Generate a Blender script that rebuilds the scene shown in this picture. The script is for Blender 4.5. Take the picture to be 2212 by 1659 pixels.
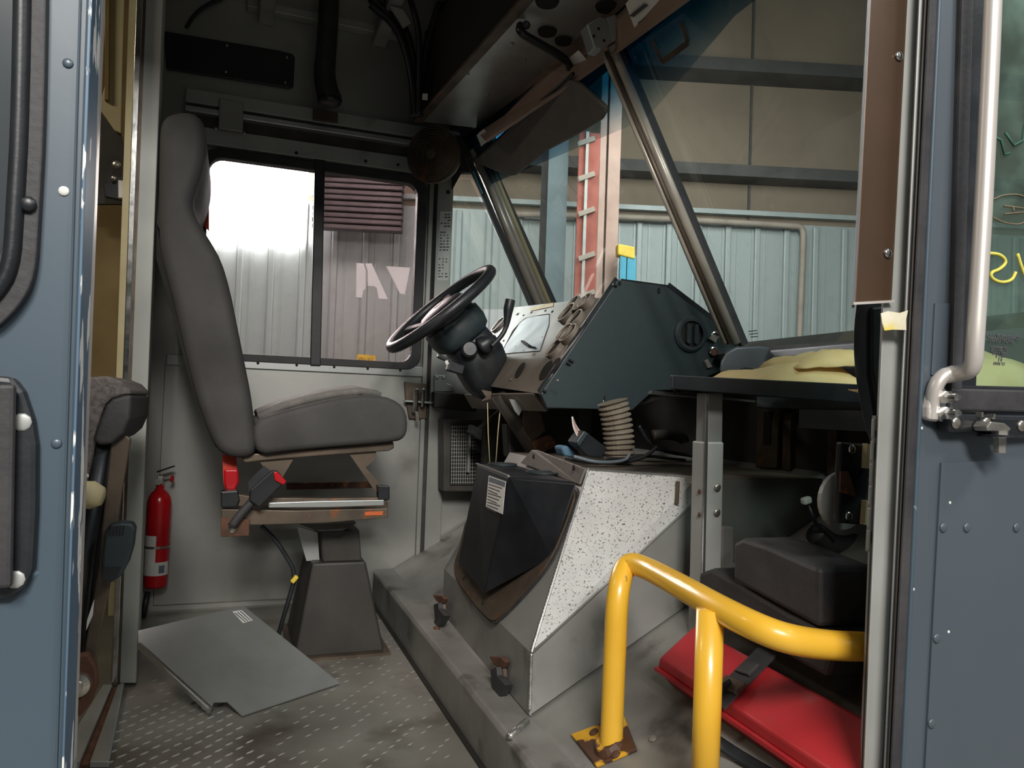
import bpy, bmesh, math, random
from mathutils import Vector, Matrix
random.seed(7)
S = bpy.context.scene
COL = S.collection
for o in list(bpy.data.objects): bpy.data.objects.remove(o)

# ---------------------------------------------------------------- camera (metres; z=0 cab floor, y=0 outer body side, +x to the nose of the van)
F = 1640.0
YAW, PIT, ROL = math.radians(20), math.radians(1.75), math.radians(2.0)
CAM = Vector((0, -0.7, 0.72))
fw = Vector((math.sin(YAW)*math.cos(PIT), math.cos(YAW)*math.cos(PIT), math.sin(PIT)))
_r = Vector((math.cos(YAW), -math.sin(YAW), 0)); _u = _r.cross(fw)
rt = _r*math.cos(ROL)+_u*math.sin(ROL); up = _u*math.cos(ROL)-_r*math.sin(ROL)
cd = bpy.data.cameras.new('camera'); cam = bpy.data.objects.new('camera', cd); COL.objects.link(cam)
cd.sensor_width = 36; cd.lens = 36*F/2212; cd.clip_start = 0.02; cd.clip_end = 100
cam.matrix_world = Matrix((( rt.x, up.x, -fw.x, CAM.x), (rt.y, up.y, -fw.y, CAM.y), (rt.z, up.z, -fw.z, CAM.z), (0, 0, 0, 1)))
S.camera = cam
# ---------------------------------------------------------------- world, lamps, exposure
w = bpy.data.worlds.new('hall_air'); S.world = w; w.use_nodes = True
w.node_tree.nodes['Background'].inputs[0].default_value = (0.90, 0.95, 1.0, 1)
w.node_tree.nodes['Background'].inputs[1].default_value = 0.11
S.view_settings.view_transform = 'Standard'; S.view_settings.look = 'None'
S.view_settings.gamma = 1; S.view_settings.use_curve_mapping = False
S.view_settings.exposure = 0.55
def area(name, loc, target, size, power, col=(1, 1, 1)):
    d = bpy.data.lights.new(name, 'AREA'); d.shape = 'RECTANGLE'; d.size, d.size_y = size; d.energy = power; d.color = col
    o = bpy.data.objects.new(name, d); COL.objects.link(o); o.location = loc
    o.rotation_euler = (Vector(target)-Vector(loc)).to_track_quat('-Z', 'Y').to_euler(); return o
area('high_bay_lamp', (-0.7, -3.4, 3.3), (0.4, 0.9, 0.2), (0.9, 0.7), 115, (1.0, 0.96, 0.9))
area('high_bay_lamp', (0.05, -3.6, 2.9), (0.3, 0.9, 0.2), (0.8, 0.6), 62, (1.0, 0.97, 0.93))
area('high_bay_lamp', (2.6, -2.0, 3.9), (1.2, 0.4, 0.4), (0.8, 0.5), 48, (0.95, 0.98, 1.0))
area('high_bay_lamp', (3.4, 3.6, 3.2), (3.6, 6.5, .4), (1.6, 1.2), 52, (1.0, 0.99, 0.96))
area('high_bay_lamp', (0.2, 4.3, 3.9), (0.3, 4.7, 0.0), (1.6, 1.2), 95, (1.0, 0.95, 0.93))
area('cargo_fill_light', (-1.3, 1.0, 2.05), (-1.0, 1.5, 0), (.5, .3), 5, (1.0, 0.9, 0.72))  # added warm fill to brighten the cargo area; no lamp is seen there

# ---------------------------------------------------------------- helpers
def ray(x, y): return fw+rt*((x-1106)/F)-up*((y-829.5)/F)
def at(x, y, ax, v):
    d = ray(x, y); i = 'XYZ'.index(ax); return CAM+d*((v-CAM[i])/d[i])
def atp(x, y, p, n):
    d = ray(x, y); n = Vector(n); return CAM+d*((Vector(p)-CAM).dot(n)/d.dot(n))
def pp(pts, ax, v): return [at(x, y, ax, v) for x, y in pts]
def ppl(pts, p, n): return [atp(x, y, p, n) for x, y in pts]
WL = {}
def wl(o): return WL.get(o.name, Vector((0, 0, 0))) if o else Vector((0, 0, 0))
def tag(o, label=None, cat=None, group=None, kind=None):
    if label: o['label'] = label
    if cat: o['category'] = cat
    if group: o['group'] = group
    if kind: o['kind'] = kind
    return o
def thing(name, loc, label=None, cat=None, group=None, kind=None):
    o = bpy.data.objects.new(name, None); COL.objects.link(o); o.location = loc; o.empty_display_size = .05
    WL[o.name] = Vector(loc); return tag(o, label, cat, group, kind)
def fin(name, me, mat, parent=None, bevel=0, seg=2, smooth=False, center=None):
    me.name = name
    vs = [v.co for v in me.vertices]
    if center is None:
        lo = Vector([min(v[i] for v in vs) for i in range(3)]); hi = Vector([max(v[i] for v in vs) for i in range(3)])
        center = (lo+hi)/2
    for v in me.vertices: v.co -= center
    if mat:
        me.materials.append(mat)
    o = bpy.data.objects.new(name, me); COL.objects.link(o)
    o.parent = parent; o.location = center-wl(parent); WL[o.name] = Vector(center)
    if smooth:
        for p in me.polygons: p.use_smooth = True
    if bevel:
        b = o.modifiers.new('bevel', 'BEVEL'); b.width = bevel; b.segments = seg; b.limit_method = 'ANGLE'; b.angle_limit = math.radians(35)
    return o
def mesh(name, vs, fs, mat, parent=None, **k):
    me = bpy.data.meshes.new(name); me.from_pydata([tuple(v) for v in vs], [], fs); me.update()
    bm = bmesh.new(); bm.from_mesh(me); bmesh.ops.recalc_face_normals(bm, faces=bm.faces); bm.to_mesh(me); bm.free()
    return fin(name, me, mat, parent, **k)
def ext(name, pts, vec, mat, parent=None, **k):
    n = len(pts); vec = Vector(vec); vs = list(pts)+[p+vec for p in pts]
    fs = [tuple(range(n)), tuple(range(2*n-1, n-1, -1))]+[(i, (i+1) % n, n+(i+1) % n, n+i) for i in range(n)]
    return mesh(name, vs, fs, mat, parent, **k)
def exts(name, polys, vec, mat, parent=None, **k):
    vec = Vector(vec); V, Fc = [], []
    for pts in polys:
        b = len(V); n = len(pts); V += list(pts)+[p+vec for p in pts]
        Fc += [tuple(b+i for i in range(n)), tuple(b+i for i in range(2*n-1, n-1, -1))]+[(b+i, b+(i+1) % n, b+n+(i+1) % n, b+n+i) for i in range(n)]
    return mesh(name, V, Fc, mat, parent, **k)
def boxd(lo, hi):
    x0, y0, z0 = lo; x1, y1, z1 = hi
    vs = [(x0,y0,z0),(x1,y0,z0),(x1,y1,z0),(x0,y1,z0),(x0,y0,z1),(x1,y0,z1),(x1,y1,z1),(x0,y1,z1)]
    return vs, [(0,3,2,1),(4,5,6,7),(0,1,5,4),(1,2,6,5),(2,3,7,6),(3,0,4,7)]
def box(name, lo, hi, mat, parent=None, **k):
    vs, fs = boxd(lo, hi); return mesh(name, [Vector(v) for v in vs], fs, mat, parent, **k)
def boxes(name, lst, mat, parent=None, **k):
    V, Fc = [], []
    for lo, hi in lst:
        vs, fs = boxd(lo, hi); b = len(V); V += vs; Fc += [tuple(i+b for i in f) for f in fs]
    return mesh(name, [Vector(v) for v in V], Fc, mat, parent, **k)
def frame_of(d):
    d = Vector(d).normalized(); a = Vector((0, 0, 1)) if abs(d.z) < .9 else Vector((1, 0, 0))
    s = d.cross(a).normalized(); return s, s.cross(d).normalized(), d
def beam(name, p0, p1, w, h, mat, parent=None, side=None, **k):
    p0, p1 = Vector(p0), Vector(p1); s, t, d = frame_of(p1-p0)
    if side is not None:
        s = (Vector(side)-d*Vector(side).dot(d)).normalized(); t = s.cross(d)
    vs = [p+s*a*w/2+t*b*h/2 for p in (p0, p1) for a, b in ((-1,-1),(1,-1),(1,1),(-1,1))]
    return mesh(name, vs, [(0,1,2,3),(7,6,5,4),(0,4,5,1),(1,5,6,2),(2,6,7,3),(3,7,4,0)], mat, parent, **k)
def smoothpts(pts, it=2, closed=False):
    pts = [Vector(p) for p in pts]
    for _ in range(it):
        n = len(pts); q = []
        for i in range(n if closed else n-1):
            a, b = pts[i], pts[(i+1) % n]; q += [a*.75+b*.25, a*.25+b*.75]
        if not closed: q = [pts[0]]+q+[pts[-1]]
        pts = q
    return pts
def tube(name, pts, r, mat, parent=None, n=12, closed=False, sq=(1, 1), **k):
    pts = [Vector(p) for p in pts]; m = len(pts); rr = r if isinstance(r, (list, tuple)) else [r]*m
    V, Fc = [], []; prev = None
    for i, p in enumerate(pts):
        a = pts[(i-1) % m] if (closed or i) else p; b = pts[(i+1) % m] if (closed or i < m-1) else p
        d = (b-a).normalized()
        if prev is None: s, t, _ = frame_of(d)
        else:
            s = (prev-d*prev.dot(d)).normalized(); t = s.cross(d)
        prev = s
        for j in range(n):
            an = 2*math.pi*j/n; V.append(p+(s*math.cos(an)*sq[0]+t*math.sin(an)*sq[1])*rr[i])
    for i in range(m if closed else m-1):
        for j in range(n):
            a, b = i*n, ((i+1) % m)*n; Fc.append((a+j, a+(j+1) % n, b+(j+1) % n, b+j))
    if not closed: Fc += [tuple(range(n-1, -1, -1)), tuple(range((m-1)*n, m*n))]
    k.setdefault('smooth', True)
    return mesh(name, V, Fc, mat, parent, **k)
def lathe(name, prof, o, axis, mat, parent=None, n=24, close=True, sx=1, **k):
    o = Vector(o); s, t, d = frame_of(axis); V, Fc = [], []; m = len(prof)
    for r, h in prof:
        for j in range(n):
            a = 2*math.pi*j/n; V.append(o+d*h+(s*math.cos(a)*sx+t*math.sin(a))*max(r, 1e-5))
    for i in range(m-1):
        for j in range(n): Fc.append((i*n+j, i*n+(j+1) % n, (i+1)*n+(j+1) % n, (i+1)*n+j))
    if close: Fc += [tuple(range(n)), tuple(range((m-1)*n, m*n))]
    k.setdefault('smooth', False)
    return mesh(name, V, Fc, mat, parent, **k)
def loft(name, secs, mat, parent=None, **k):
    n = len(secs[0]); V = [p for s in secs for p in s]; Fc = []
    for i in range(len(secs)-1):
        for j in range(n): Fc.append((i*n+j, i*n+(j+1) % n, (i+1)*n+(j+1) % n, (i+1)*n+j))
    Fc += [tuple(range(n-1, -1, -1)), tuple(range((len(secs)-1)*n, len(secs)*n))]
    return mesh(name, V, Fc, mat, parent, **k)
DOME = {}
def dome(name, p, axis, r, mat, parent=None, h=.45):
    key = (round(r, 4), tuple(round(a, 2) for a in Vector(axis).normalized()), mat.name, h)
    p = Vector(p)
    if key not in DOME:
        o = lathe(name, [(r, 0), (r*.95, r*h*.45), (r*.7, r*h*.8), (r*.3, r*h), (0, r*h*1.02)], (0, 0, 0), axis, mat, None, n=10, smooth=True, center=Vector((0, 0, 0)))
        DOME[key] = o.data
    else:
        o = bpy.data.objects.new(name, DOME[key]); COL.objects.link(o)
    o.parent = parent; o.location = p-wl(parent); WL[o.name] = p
    return o
def text(name, s, p, xd, yd, size, mat, parent, ex=.0004):
    c = bpy.data.curves.new(name, 'FONT'); c.body = s; c.size = size; c.extrude = ex; c.align_x = 'CENTER'; c.align_y = 'CENTER'; c.resolution_u = 2
    t = bpy.data.objects.new('tmp', c); COL.objects.link(t); bpy.context.view_layer.update()
    me = bpy.data.meshes.new_from_object(t); bpy.data.objects.remove(t)
    xd = Vector(xd).normalized(); zd = xd.cross(Vector(yd)).normalized(); yd = zd.cross(xd)
    for v in me.vertices: v.co = Vector(p)+xd*v.co.x+yd*v.co.y+zd*v.co.z
    me.materials.clear()
    return fin(name, me, mat, parent)

# ---------------------------------------------------------------- materials
def lin(c): return c/12.92 if c <= .04045 else ((c+.055)/1.055)**2.4
def rgb(h): h = h.lstrip('#'); return tuple(lin(int(h[i:i+2], 16)/255) for i in (0, 2, 4))+(1,)
def pm(name, c1, c2=None, scale=8, rough=.5, metal=0, bump=0, bscale=60, stretch=(1,1,1), detail=6, lo=.35, hi=.7, rvar=.12, spec=.5, c3=None, s3=25, t3=.62, coat=0, w3=.06):
    m = bpy.data.materials.new(name); m.use_nodes = True; N = m.node_tree.nodes; L = m.node_tree.links; b = N['Principled BSDF']
    b.inputs['Metallic'].default_value = metal; b.inputs['Specular IOR Level'].default_value = spec; b.inputs['Coat Weight'].default_value = coat
    tc = N.new('ShaderNodeTexCoord'); mp = N.new('ShaderNodeMapping'); mp.inputs['Scale'].default_value = stretch; L.new(tc.outputs['Object'], mp.inputs[0])
    nz = N.new('ShaderNodeTexNoise'); nz.inputs['Scale'].default_value = scale; nz.inputs['Detail'].default_value = detail; L.new(mp.outputs[0], nz.inputs['Vector'])
    rp = N.new('ShaderNodeMapRange'); rp.inputs[1].default_value = lo; rp.inputs[2].default_value = hi; L.new(nz.outputs['Fac'], rp.inputs[0])
    mx = N.new('ShaderNodeMix'); mx.data_type = 'RGBA'; mx.inputs[6].default_value = rgb(c1); mx.inputs[7].default_value = rgb(c2 or c1); L.new(rp.outputs[0], mx.inputs[0])
    out = mx.outputs[2]
    if c3:
        n3 = N.new('ShaderNodeTexNoise'); n3.inputs['Scale'].default_value = s3; n3.inputs['Detail'].default_value = 8; L.new(mp.outputs[0], n3.inputs['Vector'])
        r3 = N.new('ShaderNodeMapRange'); r3.inputs[1].default_value = t3; r3.inputs[2].default_value = t3+w3; L.new(n3.outputs['Fac'], r3.inputs[0])
        m3 = N.new('ShaderNodeMix'); m3.data_type = 'RGBA'; m3.inputs[7].default_value = rgb(c3); L.new(r3.outputs[0], m3.inputs[0]); L.new(out, m3.inputs[6]); out = m3.outputs[2]
    L.new(out, b.inputs['Base Color'])
    rr = N.new('ShaderNodeMapRange'); rr.inputs[3].default_value = max(rough-rvar, .04); rr.inputs[4].default_value = min(rough+rvar, 1); L.new(nz.outputs['Fac'], rr.inputs[0]); L.new(rr.outputs[0], b.inputs['Roughness'])
    if bump:
        nb = N.new('ShaderNodeTexNoise'); nb.inputs['Scale'].default_value = bscale; nb.inputs['Detail'].default_value = 4; L.new(mp.outputs[0], nb.inputs['Vector'])
        bp = N.new('ShaderNodeBump'); bp.inputs['Strength'].default_value = bump; bp.inputs['Distance'].default_value = .004; L.new(nb.outputs['Fac'], bp.inputs['Height']); L.new(bp.outputs[0], b.inputs['Normal'])
    return m
def glass(name, tint, gl=.06, dust=.05, dcol='#b8c4c0', dscale=14, dlo=.5, dhi=.8):
    m = bpy.data.materials.new(name); m.use_nodes = True; N = m.node_tree.nodes; L = m.node_tree.links; N.clear()
    o = N.new('ShaderNodeOutputMaterial'); t = N.new('ShaderNodeBsdfTransparent'); t.inputs[0].default_value = rgb(tint)
    g = N.new('ShaderNodeBsdfGlossy'); g.inputs['Roughness'].default_value = .02; d = N.new('ShaderNodeBsdfDiffuse'); d.inputs[0].default_value = rgb(dcol)
    a = N.new('ShaderNodeMixShader'); a.inputs[0].default_value = gl; L.new(t.outputs[0], a.inputs[1]); L.new(g.outputs[0], a.inputs[2])
    tc = N.new('ShaderNodeTexCoord'); nz = N.new('ShaderNodeTexNoise'); nz.inputs['Scale'].default_value = dscale; nz.inputs['Detail'].default_value = 9; L.new(tc.outputs['Object'], nz.inputs['Vector'])
    r = N.new('ShaderNodeMapRange'); r.inputs[1].default_value = dlo; r.inputs[2].default_value = dhi; r.inputs[3].default_value = dust*.35; r.inputs[4].default_value = dust*2; L.new(nz.outputs['Fac'], r.inputs[0])
    b = N.new('ShaderNodeMixShader'); L.new(r.outputs[0], b.inputs[0]); L.new(a.outputs[0], b.inputs[1]); L.new(d.outputs[0], b.inputs[2]); L.new(b.outputs[0], o.inputs[0])
    return m
def emis(name, c, s):
    m = bpy.data.materials.new(name); m.use_nodes = True; N = m.node_tree.nodes; L = m.node_tree.links; N.clear()
    o = N.new('ShaderNodeOutputMaterial'); e = N.new('ShaderNodeEmission'); e.inputs[0].default_value = rgb(c); e.inputs[1].default_value = s; L.new(e.outputs[0], o.inputs[0]); return m

M = {}
M['blue'] = pm('van_blue_paint', '#46545f', '#3f4c56', 3, .42, 0, .03, 30, coat=.25, c3='#7f93a3', s3=45, t3=.72)
M['slate'] = pm('slate_blue_paint', '#4b535a', '#454d54', 3, .42, 0, .03, 30, coat=.15)
M['chip'] = pm('chipped_edge_paint', '#4f6578', '#4f6578', 20, .5, 0, stretch=(1,1,.25), c3='#e3e3e0', s3=55, t3=.56, w3=.02)
M['rubber'] = pm('black_rubber', '#2b2a2c', '#3c3a3b', 18, .62, 0, .15, 120)
M['seal'] = pm('weathered_door_seal', '#37332f', '#4b453f', 30, .6, 0, .1, 120, stretch=(1,1,.1))
M['black'] = pm('black_plastic', '#1b1d20', '#25282b', 20, .42, 0, .05, 200)
M['blackmetal'] = pm('black_coated_metal', '#14161a', '#1d1f23', 12, .38, 0, .04, 150)
M['alu'] = pm('brushed_aluminium', '#b9bbb9', '#a4a6a4', 7, .36, .65, .05, 90, stretch=(1,1,.12))
M['alud'] = pm('dull_aluminium_panel', '#aeb0ad', '#979894', 5, .46, .3, .05, 50, c3='#6d6a63', s3=9, t3=.66, w3=.2)
M['aluw'] = pm('wall_aluminium', '#aaaaa4', '#92928d', 2.4, .42, .62, .04, 40, c3='#6e6a62', s3=4, t3=.62, w3=.25)
M['pillar'] = pm('satin_pillar_trim', '#c9c0b4', '#b3a99c', 14, .34, .3, .02, 90)
M['edgewhite'] = pm('pale_edge_strip', '#dcdcda', '#c9c9c7', 10, .3, .25, .02, 90)
M['postgrey'] = pm('pale_painted_post', '#b3b5ae', '#a2a49e', 4, .5, .1, .03, 60)
M['pedestal'] = pm('dark_pedestal_paint', '#3b3733', '#2d2a27', 8, .55, .1, .06, 60)
M['alubright'] = pm('bright_trim_aluminium', '#e6e7e6', '#c9cac9', 10, .22, .95, .02, 90, stretch=(1,1,.1))
M['chrome'] = pm('worn_chrome', '#dcdcda', '#b5b3ae', 30, .18, 1, .03, 120)
M['steel'] = pm('stainless_tube', '#dcd6d0', '#c8c1ba', 12, .34, .45, .03, 150, stretch=(1,1,.15))
M['zinc'] = pm('zinc_bolt', '#c9c5bb', '#a39d92', 60, .3, .9)
M['floor'] = pm('worn_floor_plate', '#928f87', '#77736b', 4, .48, .3, .08, 60, c3='#50483f', s3=5, t3=.55, w3=.2)
M['tread'] = pm('worn_tread_metal', '#d2d4cf', '#b8b8b2', 20, .32, .45)
M['toe'] = pm('dirty_platform_metal', '#8d8c87', '#75736e', 6, .52, .25, .08, 60, c3='#4b4640', s3=8, t3=.57, w3=.14)
M['dog'] = pm('engine_cover_aluminium', '#9a9995', '#858480', 6, .45, .35, .05, 60, c3='#6b6660', s3=10, t3=.6, w3=.18)
M['speck'] = pm('mottled_white_metal', '#cfcfcd', '#bcbcba', 12, .5, .1, .03, 80, c3='#6b6862', s3=230, t3=.60, w3=.03)
M['weld'] = pm('weld_bead', '#d8d8d6', '#a9a9a6', 60, .3, .9)
M['seat'] = pm('dark_grey_seat_vinyl', '#434140', '#3a3837', 9, .72, 0, .12, 220)
M['seattop'] = pm('grey_seat_cloth', '#76716d', '#65615d', 40, .9, 0, .3, 300)
M['bronze'] = pm('grimy_bronze_metal', '#6a5c4e', '#4f463d', 12, .5, .5, .1, 60, c3='#7c5236', s3=20, t3=.63)
M['grime'] = pm('grimy_dark_steel', '#4d4945', '#37332f', 9, .55, .4, .1, 60)
M['rust'] = pm('rusty_steel', '#6e4b39', '#4a352b', 22, .75, .3, .2, 80, c3='#8a5a3c', s3=30, t3=.6)
M['red'] = pm('red_case_plastic', '#b22a30', '#a3262c', 9, .5, 0, .05, 80, c3='#8f5450', s3=9, t3=.62, w3=.12)
M['redpaint'] = pm('red_cylinder_paint', '#c0141c', '#a90f17', 12, .28, 0)
M['redweb'] = pm('red_belt_webbing', '#c23a28', '#a83020', 60, .7)
M['yellow'] = pm('yellow_rail_paint', '#ecb93c', '#dfaa2e', 7, .34, 0, .03, 60, coat=.3, c3='#a8782a', s3=34, t3=.70, w3=.03)
M['yellowchip'] = pm('chipped_yellow_plate', '#d6a229', '#b88722', 20, .55, 0, .2, 80, c3='#4d3222', s3=16, t3=.5, w3=.03)
M['dash'] = pm('dark_teal_dash_plastic', '#2b3639', '#263033', 30, .5, 0, .06, 300)
M['fascia'] = pm('bare_fascia_metal', '#8a847d', '#746e67', 8, .5, .2, .04, 80)
M['fascialow'] = pm('bare_fascia_metal_shadow_side', '#8f8478', '#7a7066', 8, .5, .4, .04, 80)
M['screen'] = pm('milky_plastic_pane', '#6d757d', '#5f6870', 14, .45)
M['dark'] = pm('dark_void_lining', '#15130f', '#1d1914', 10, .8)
M['visor'] = pm('visor_vinyl', '#66625c', '#5e5a54', 20, .6, 0, .08, 200)
M['header'] = pm('header_trim', '#9b8273', '#8c7567', 6, .5, .2)
M['dashgrey'] = pm('grey_dash_plastic', '#585a60', '#4d4f55', 10, .4, 0, .04, 200)
M['paper'] = pm('padded_kraft_paper', '#ecd09c', '#e0c188', 12, .7, 0, .3, 40)
M['label'] = pm('white_label', '#d9d8d2', '#cfcec8', 20, .6)
M['print'] = pm('grey_print', '#4c4c50', '#5a5a5e', 20, .7)
M['ylabel'] = pm('yellow_label', '#c9ab62', '#b99a55', 20, .6)
M['orange'] = pm('orange_label', '#c8622f', '#b05428', 20, .6)
M['tape'] = pm('masking_tape', '#ded8c4', '#cfc49a', 30, .8, 0, .2, 80, c3='#d9c55e', s3=14, t3=.55)
M['brown'] = pm('brown_anodised_panel', '#6a5340', '#53443a', 2.5, .3, .6, .02, 60)
M['plywood'] = pm('tan_plywood', '#8d774b', '#76623b', 5, .75, 0, .08, 40, c3='#5a4526', s3=9, t3=.68)
M['cream'] = pm('cream_trim', '#c8bb93', '#b9ab82', 8, .6)
M['mesh'] = pm('woven_mesh_cloth', '#6b6460', '#4c4643', 130, .9, 0, .5, 260)
M['hose'] = pm('ribbed_hose', '#857b6c', '#6d6457', 30, .7)
M['wallw'] = pm('hall_liner_steel', '#a9b2b2', '#98a1a2', 1.6, .5, .1, .02, 20, stretch=(1,1,.15))
M['insul'] = pm('hall_insulation', '#857868', '#766a5c', 1.2, .8, 0, .08, 6)
M['purlin'] = pm('hall_purlin', '#4b4a49', '#403f3e', 5, .7)
M['hallpipe'] = pm('hall_conduit', '#a99e92', '#94897e', 5, .6)
M['column'] = pm('hall_column_paint', '#66757a', '#5b6a6f', 4, .6)
M['primer'] = pm('primer_pink_steel', '#c3a79b', '#b2958a', 4, .7)
M['ladder'] = pm('red_ladder_fibreglass', '#a35547', '#8f483c', 8, .6)
M['cyan'] = pm('blue_ladder_plastic', '#4aa3bf', '#3f94b0', 6, .5)
M['ycap'] = pm('yellow_ladder_cap', '#e6c746', '#d6b63a', 10, .5)
M['concrete'] = pm('hall_concrete', '#8f8d88', '#7d7b76', 2, .8, 0, .1, 20)
M['louver'] = pm('coiled_door_slats', '#5c5355', '#4a4244', 14, .5, .3, stretch=(.2,1,1))
M['glassd'] = glass('driver_window_glass', '#eae6e4', .04, .045, '#d6cfca', 16)
M['glassr'] = glass('hazy_window_glass', '#e2d9d8', .04, .045, '#d0c6c4', 16)
M['glassw'] = glass('windshield_glass', '#ebf0ee', .05, .035, '#c0c8c2', 26, .55, .8)
M['glassq'] = glass('quarter_window_glass', '#e6f1ec', .06, .11, '#a9c8b9', 8)
M['tint'] = glass('blue_sunshade_band', '#4f9bb5', .05, .08, '#17527c', 12)
_t = M['tint'].node_tree; _n = _t.nodes; _tb = next(n for n in _n if n.type == 'BSDF_TRANSPARENT'); _tc = next(n for n in _n if n.type == 'TEX_COORD')
_sx = _n.new('ShaderNodeSeparateXYZ'); _t.links.new(_tc.outputs['Object'], _sx.inputs[0]); _mr = _n.new('ShaderNodeMapRange'); _mr.inputs[1].default_value = -.11; _mr.inputs[2].default_value = .0
_t.links.new(_sx.outputs['Z'], _mr.inputs[0]); _mx = _n.new('ShaderNodeMix'); _mx.data_type = 'RGBA'; _mx.inputs[6].default_value = (.93, .96, .97, 1); _mx.inputs[7].default_value = rgb('#4f93b0')
_t.links.new(_mr.outputs[0], _mx.inputs[0]); _t.links.new(_mx.outputs[2], _tb.inputs[0])
M['frost'] = emis('daylight_panel', '#ffffff', 22.0)
M['white'] = pm('white_vinyl_letter', '#fdfdfc', '#f8f8f6', 10, .5)
_t = M['white'].node_tree; _tr = _t.nodes.new('ShaderNodeBsdfTranslucent'); _ms = _t.nodes.new('ShaderNodeMixShader'); _ms.inputs[0].default_value = .85
_o = next(n for n in _t.nodes if n.type == 'OUTPUT_MATERIAL'); _t.links.new(_t.nodes['Principled BSDF'].outputs[0], _ms.inputs[1]); _t.links.new(_tr.outputs[0], _ms.inputs[2]); _t.links.new(_ms.outputs[0], _o.inputs[0])
M['crayon'] = pm('yellow_crayon', '#d8cf5e', '#c8bd4e', 40, .8)
M['inkgreen'] = pm('dark_green_marker', '#2f5a4c', '#2a5145', 40, .7)
M['inkbrown'] = pm('brown_marker', '#7b6a52', '#6c5c46', 40, .7)
M['darkglass'] = pm('dark_door_glass', '#3f4548', '#34393c', 3, .2)
M['leather'] = pm('brown_leather_strap', '#7a4c38', '#653d2c', 20, .6)
M['bluerag'] = pm('blue_rag', '#5d7f95', '#4c6c82', 20, .9)

Y0, YW = 0.0, 2.10
def screw(p, ax, r, mat, parent, name='rivet'): return dome(name, p, ax, r, mat, parent)
NY = (0, -1, 0)
# ================================================================= SETTING
fl = thing('floor', (0.05, 1.0, -.02), 'worn aluminium cab floor with raised tread pattern', None, None, 'structure')
box('plate', (-.9, .03, -.04), (.5, YW+.02, 0), M['floor'], fl)
V, Fc = [], []
def tread(x, y, a, l=.021, wd=.0046, h=.0016):
    c, s = math.cos(a), math.sin(a); b = len(V)
    for u, v, z in ((-l/2,0,0),(0,-wd/2,0),(l/2,0,0),(0,wd/2,0),(-l*.28,0,h),(l*.28,0,h)): V.append(Vector((x+u*c-v*s, y+u*s+v*c, z+.0002)))
    Fc.extend([tuple(b+i for i in f) for f in ((0,1,5,4),(1,2,5),(2,3,4,5),(3,0,4))])
for i in range(30):
    for j in range(66):
        x = -.20+i*.040+(.020 if j % 2 else 0); y = .22+j*.025
        if x > .49: continue
        near_ = x < .22-.3*(y-.5) and y < 1.25
        if not near_ and random.random() < .55: continue
        tread(x, y, math.radians(38), .022, .005, .0026 if near_ else .0006)
tr = mesh('tread_pattern', V, Fc, M['tread'], fl); tr['kind'] = 'stuff'
# raised platform / inclined toe board
INC = .60; X0 = .575; ZP = .11
def incz(x): return ZP+INC*max(0, x-X0)
IN_P = Vector((X0, .5, ZP)); IN_N = Vector((-INC, 0, 1)).normalized()
prof = [(.5, -.06), (.5, ZP-.008), (.508, ZP), (X0, ZP), (1.40, incz(1.40)), (1.40, -.06)]
pf = thing('trim_1', (.6, 1, 0), 'raised grey metal platform step with sloping toe board ahead of the cab floor', None, None, 'structure')
ext('step_block', [Vector((x, .06, z)) for x, z in prof], (0, 2.02, 0), M['toe'], pf, bevel=.003)
box('floor_seam', (.488, .1, 0), (.5, 2.05, .004), M['dark'], pf)
for px in ((1410,1596),(1700,1640)): screw(atp(*px, IN_P, IN_N), IN_N, .008, M['toe'], pf)
# firewall, and an unseen shelf added to block light from the windshield
fwl = thing('wall_front', (1.27, 1, .4), 'dark grimy firewall under the dash', None, None, 'structure')
box('panel', (1.37, .04, .2), (1.41, YW, .93), M['grime'], fwl)
box('light_block_shelf', (1.25, 1.01, .872), (1.41, YW, .886), M['grime'], fwl)
for i, y in enumerate((.30, .42, .56, .74, .9)): box('stiffener', (1.352, y, .58), (1.37, y+.03, .73), M['bronze'], fwl, bevel=.003)
# driver side wall
wz1 = 1.553; wz0 = .858; wx0 = -.128; wx1 = .632
wlft = boxes('wall_left', [((-.36,YW,-.03),(wx0,YW+.035,2.12)),((wx0,YW,wz1),(.70,YW+.035,2.12)),((wx0,YW,-.03),(.70,YW+.035,wz0)),((wx1,YW,wz0),(.70,YW+.035,wz1)),((.70,YW,-.03),(1.42,YW+.035,.955)),((.70,YW,1.66),(.9,YW+.035,2.12))], M['aluw'])
tag(wlft, 'grey aluminium driver side wall of the cab', None, None, 'structure')
# rear bulkhead (slightly oblique), post and track
bh = thing('wall_rear', (-.24, 1.75, 0), 'grey bulkhead wall behind the driver seat', None, None, 'structure')
ext('panel', [Vector((-.228,1.44,0)), Vector((-.292,YW,0)), Vector((-.325,YW,0)), Vector((-.262,1.44,0))], (0,0,2.1), M['aluw'], bh)
po = thing('trim_2', (-.22, 1.39, 0), 'tall silver door post at the bulkhead doorway', None, None, 'structure')
def vstrip(name, xl, xr, Y, mat, parent, y0=-200, y1=1700, d=.02, kx=0, **k):
    # xl, xr: (x at y=0, x at y=1659) picture columns of a nearly upright strip lying in the plane Y
    f = lambda q, y: q[0]+(q[1]-q[0])*y/1659
    return ext(name, pp([(f(xl,y0),y0),(f(xr,y0),y0),(f(xr,y1),y1),(f(xl,y1),y1)], 'Y', Y), (kx*d,d,0), mat, parent, **k)
vstrip('post_face', (314,251), (353,287), 1.39, M['postgrey'], po, -150, 1476, .06, bevel=.002)
vstrip('chrome_track', (294,234), (309,246), 1.375, M['chrome'], po, -150, 1484, .03, bevel=.002)
vstrip('track_groove', (307,245), (316,252), 1.39, M['bronze'], po, -150, 1482, .02)
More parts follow.
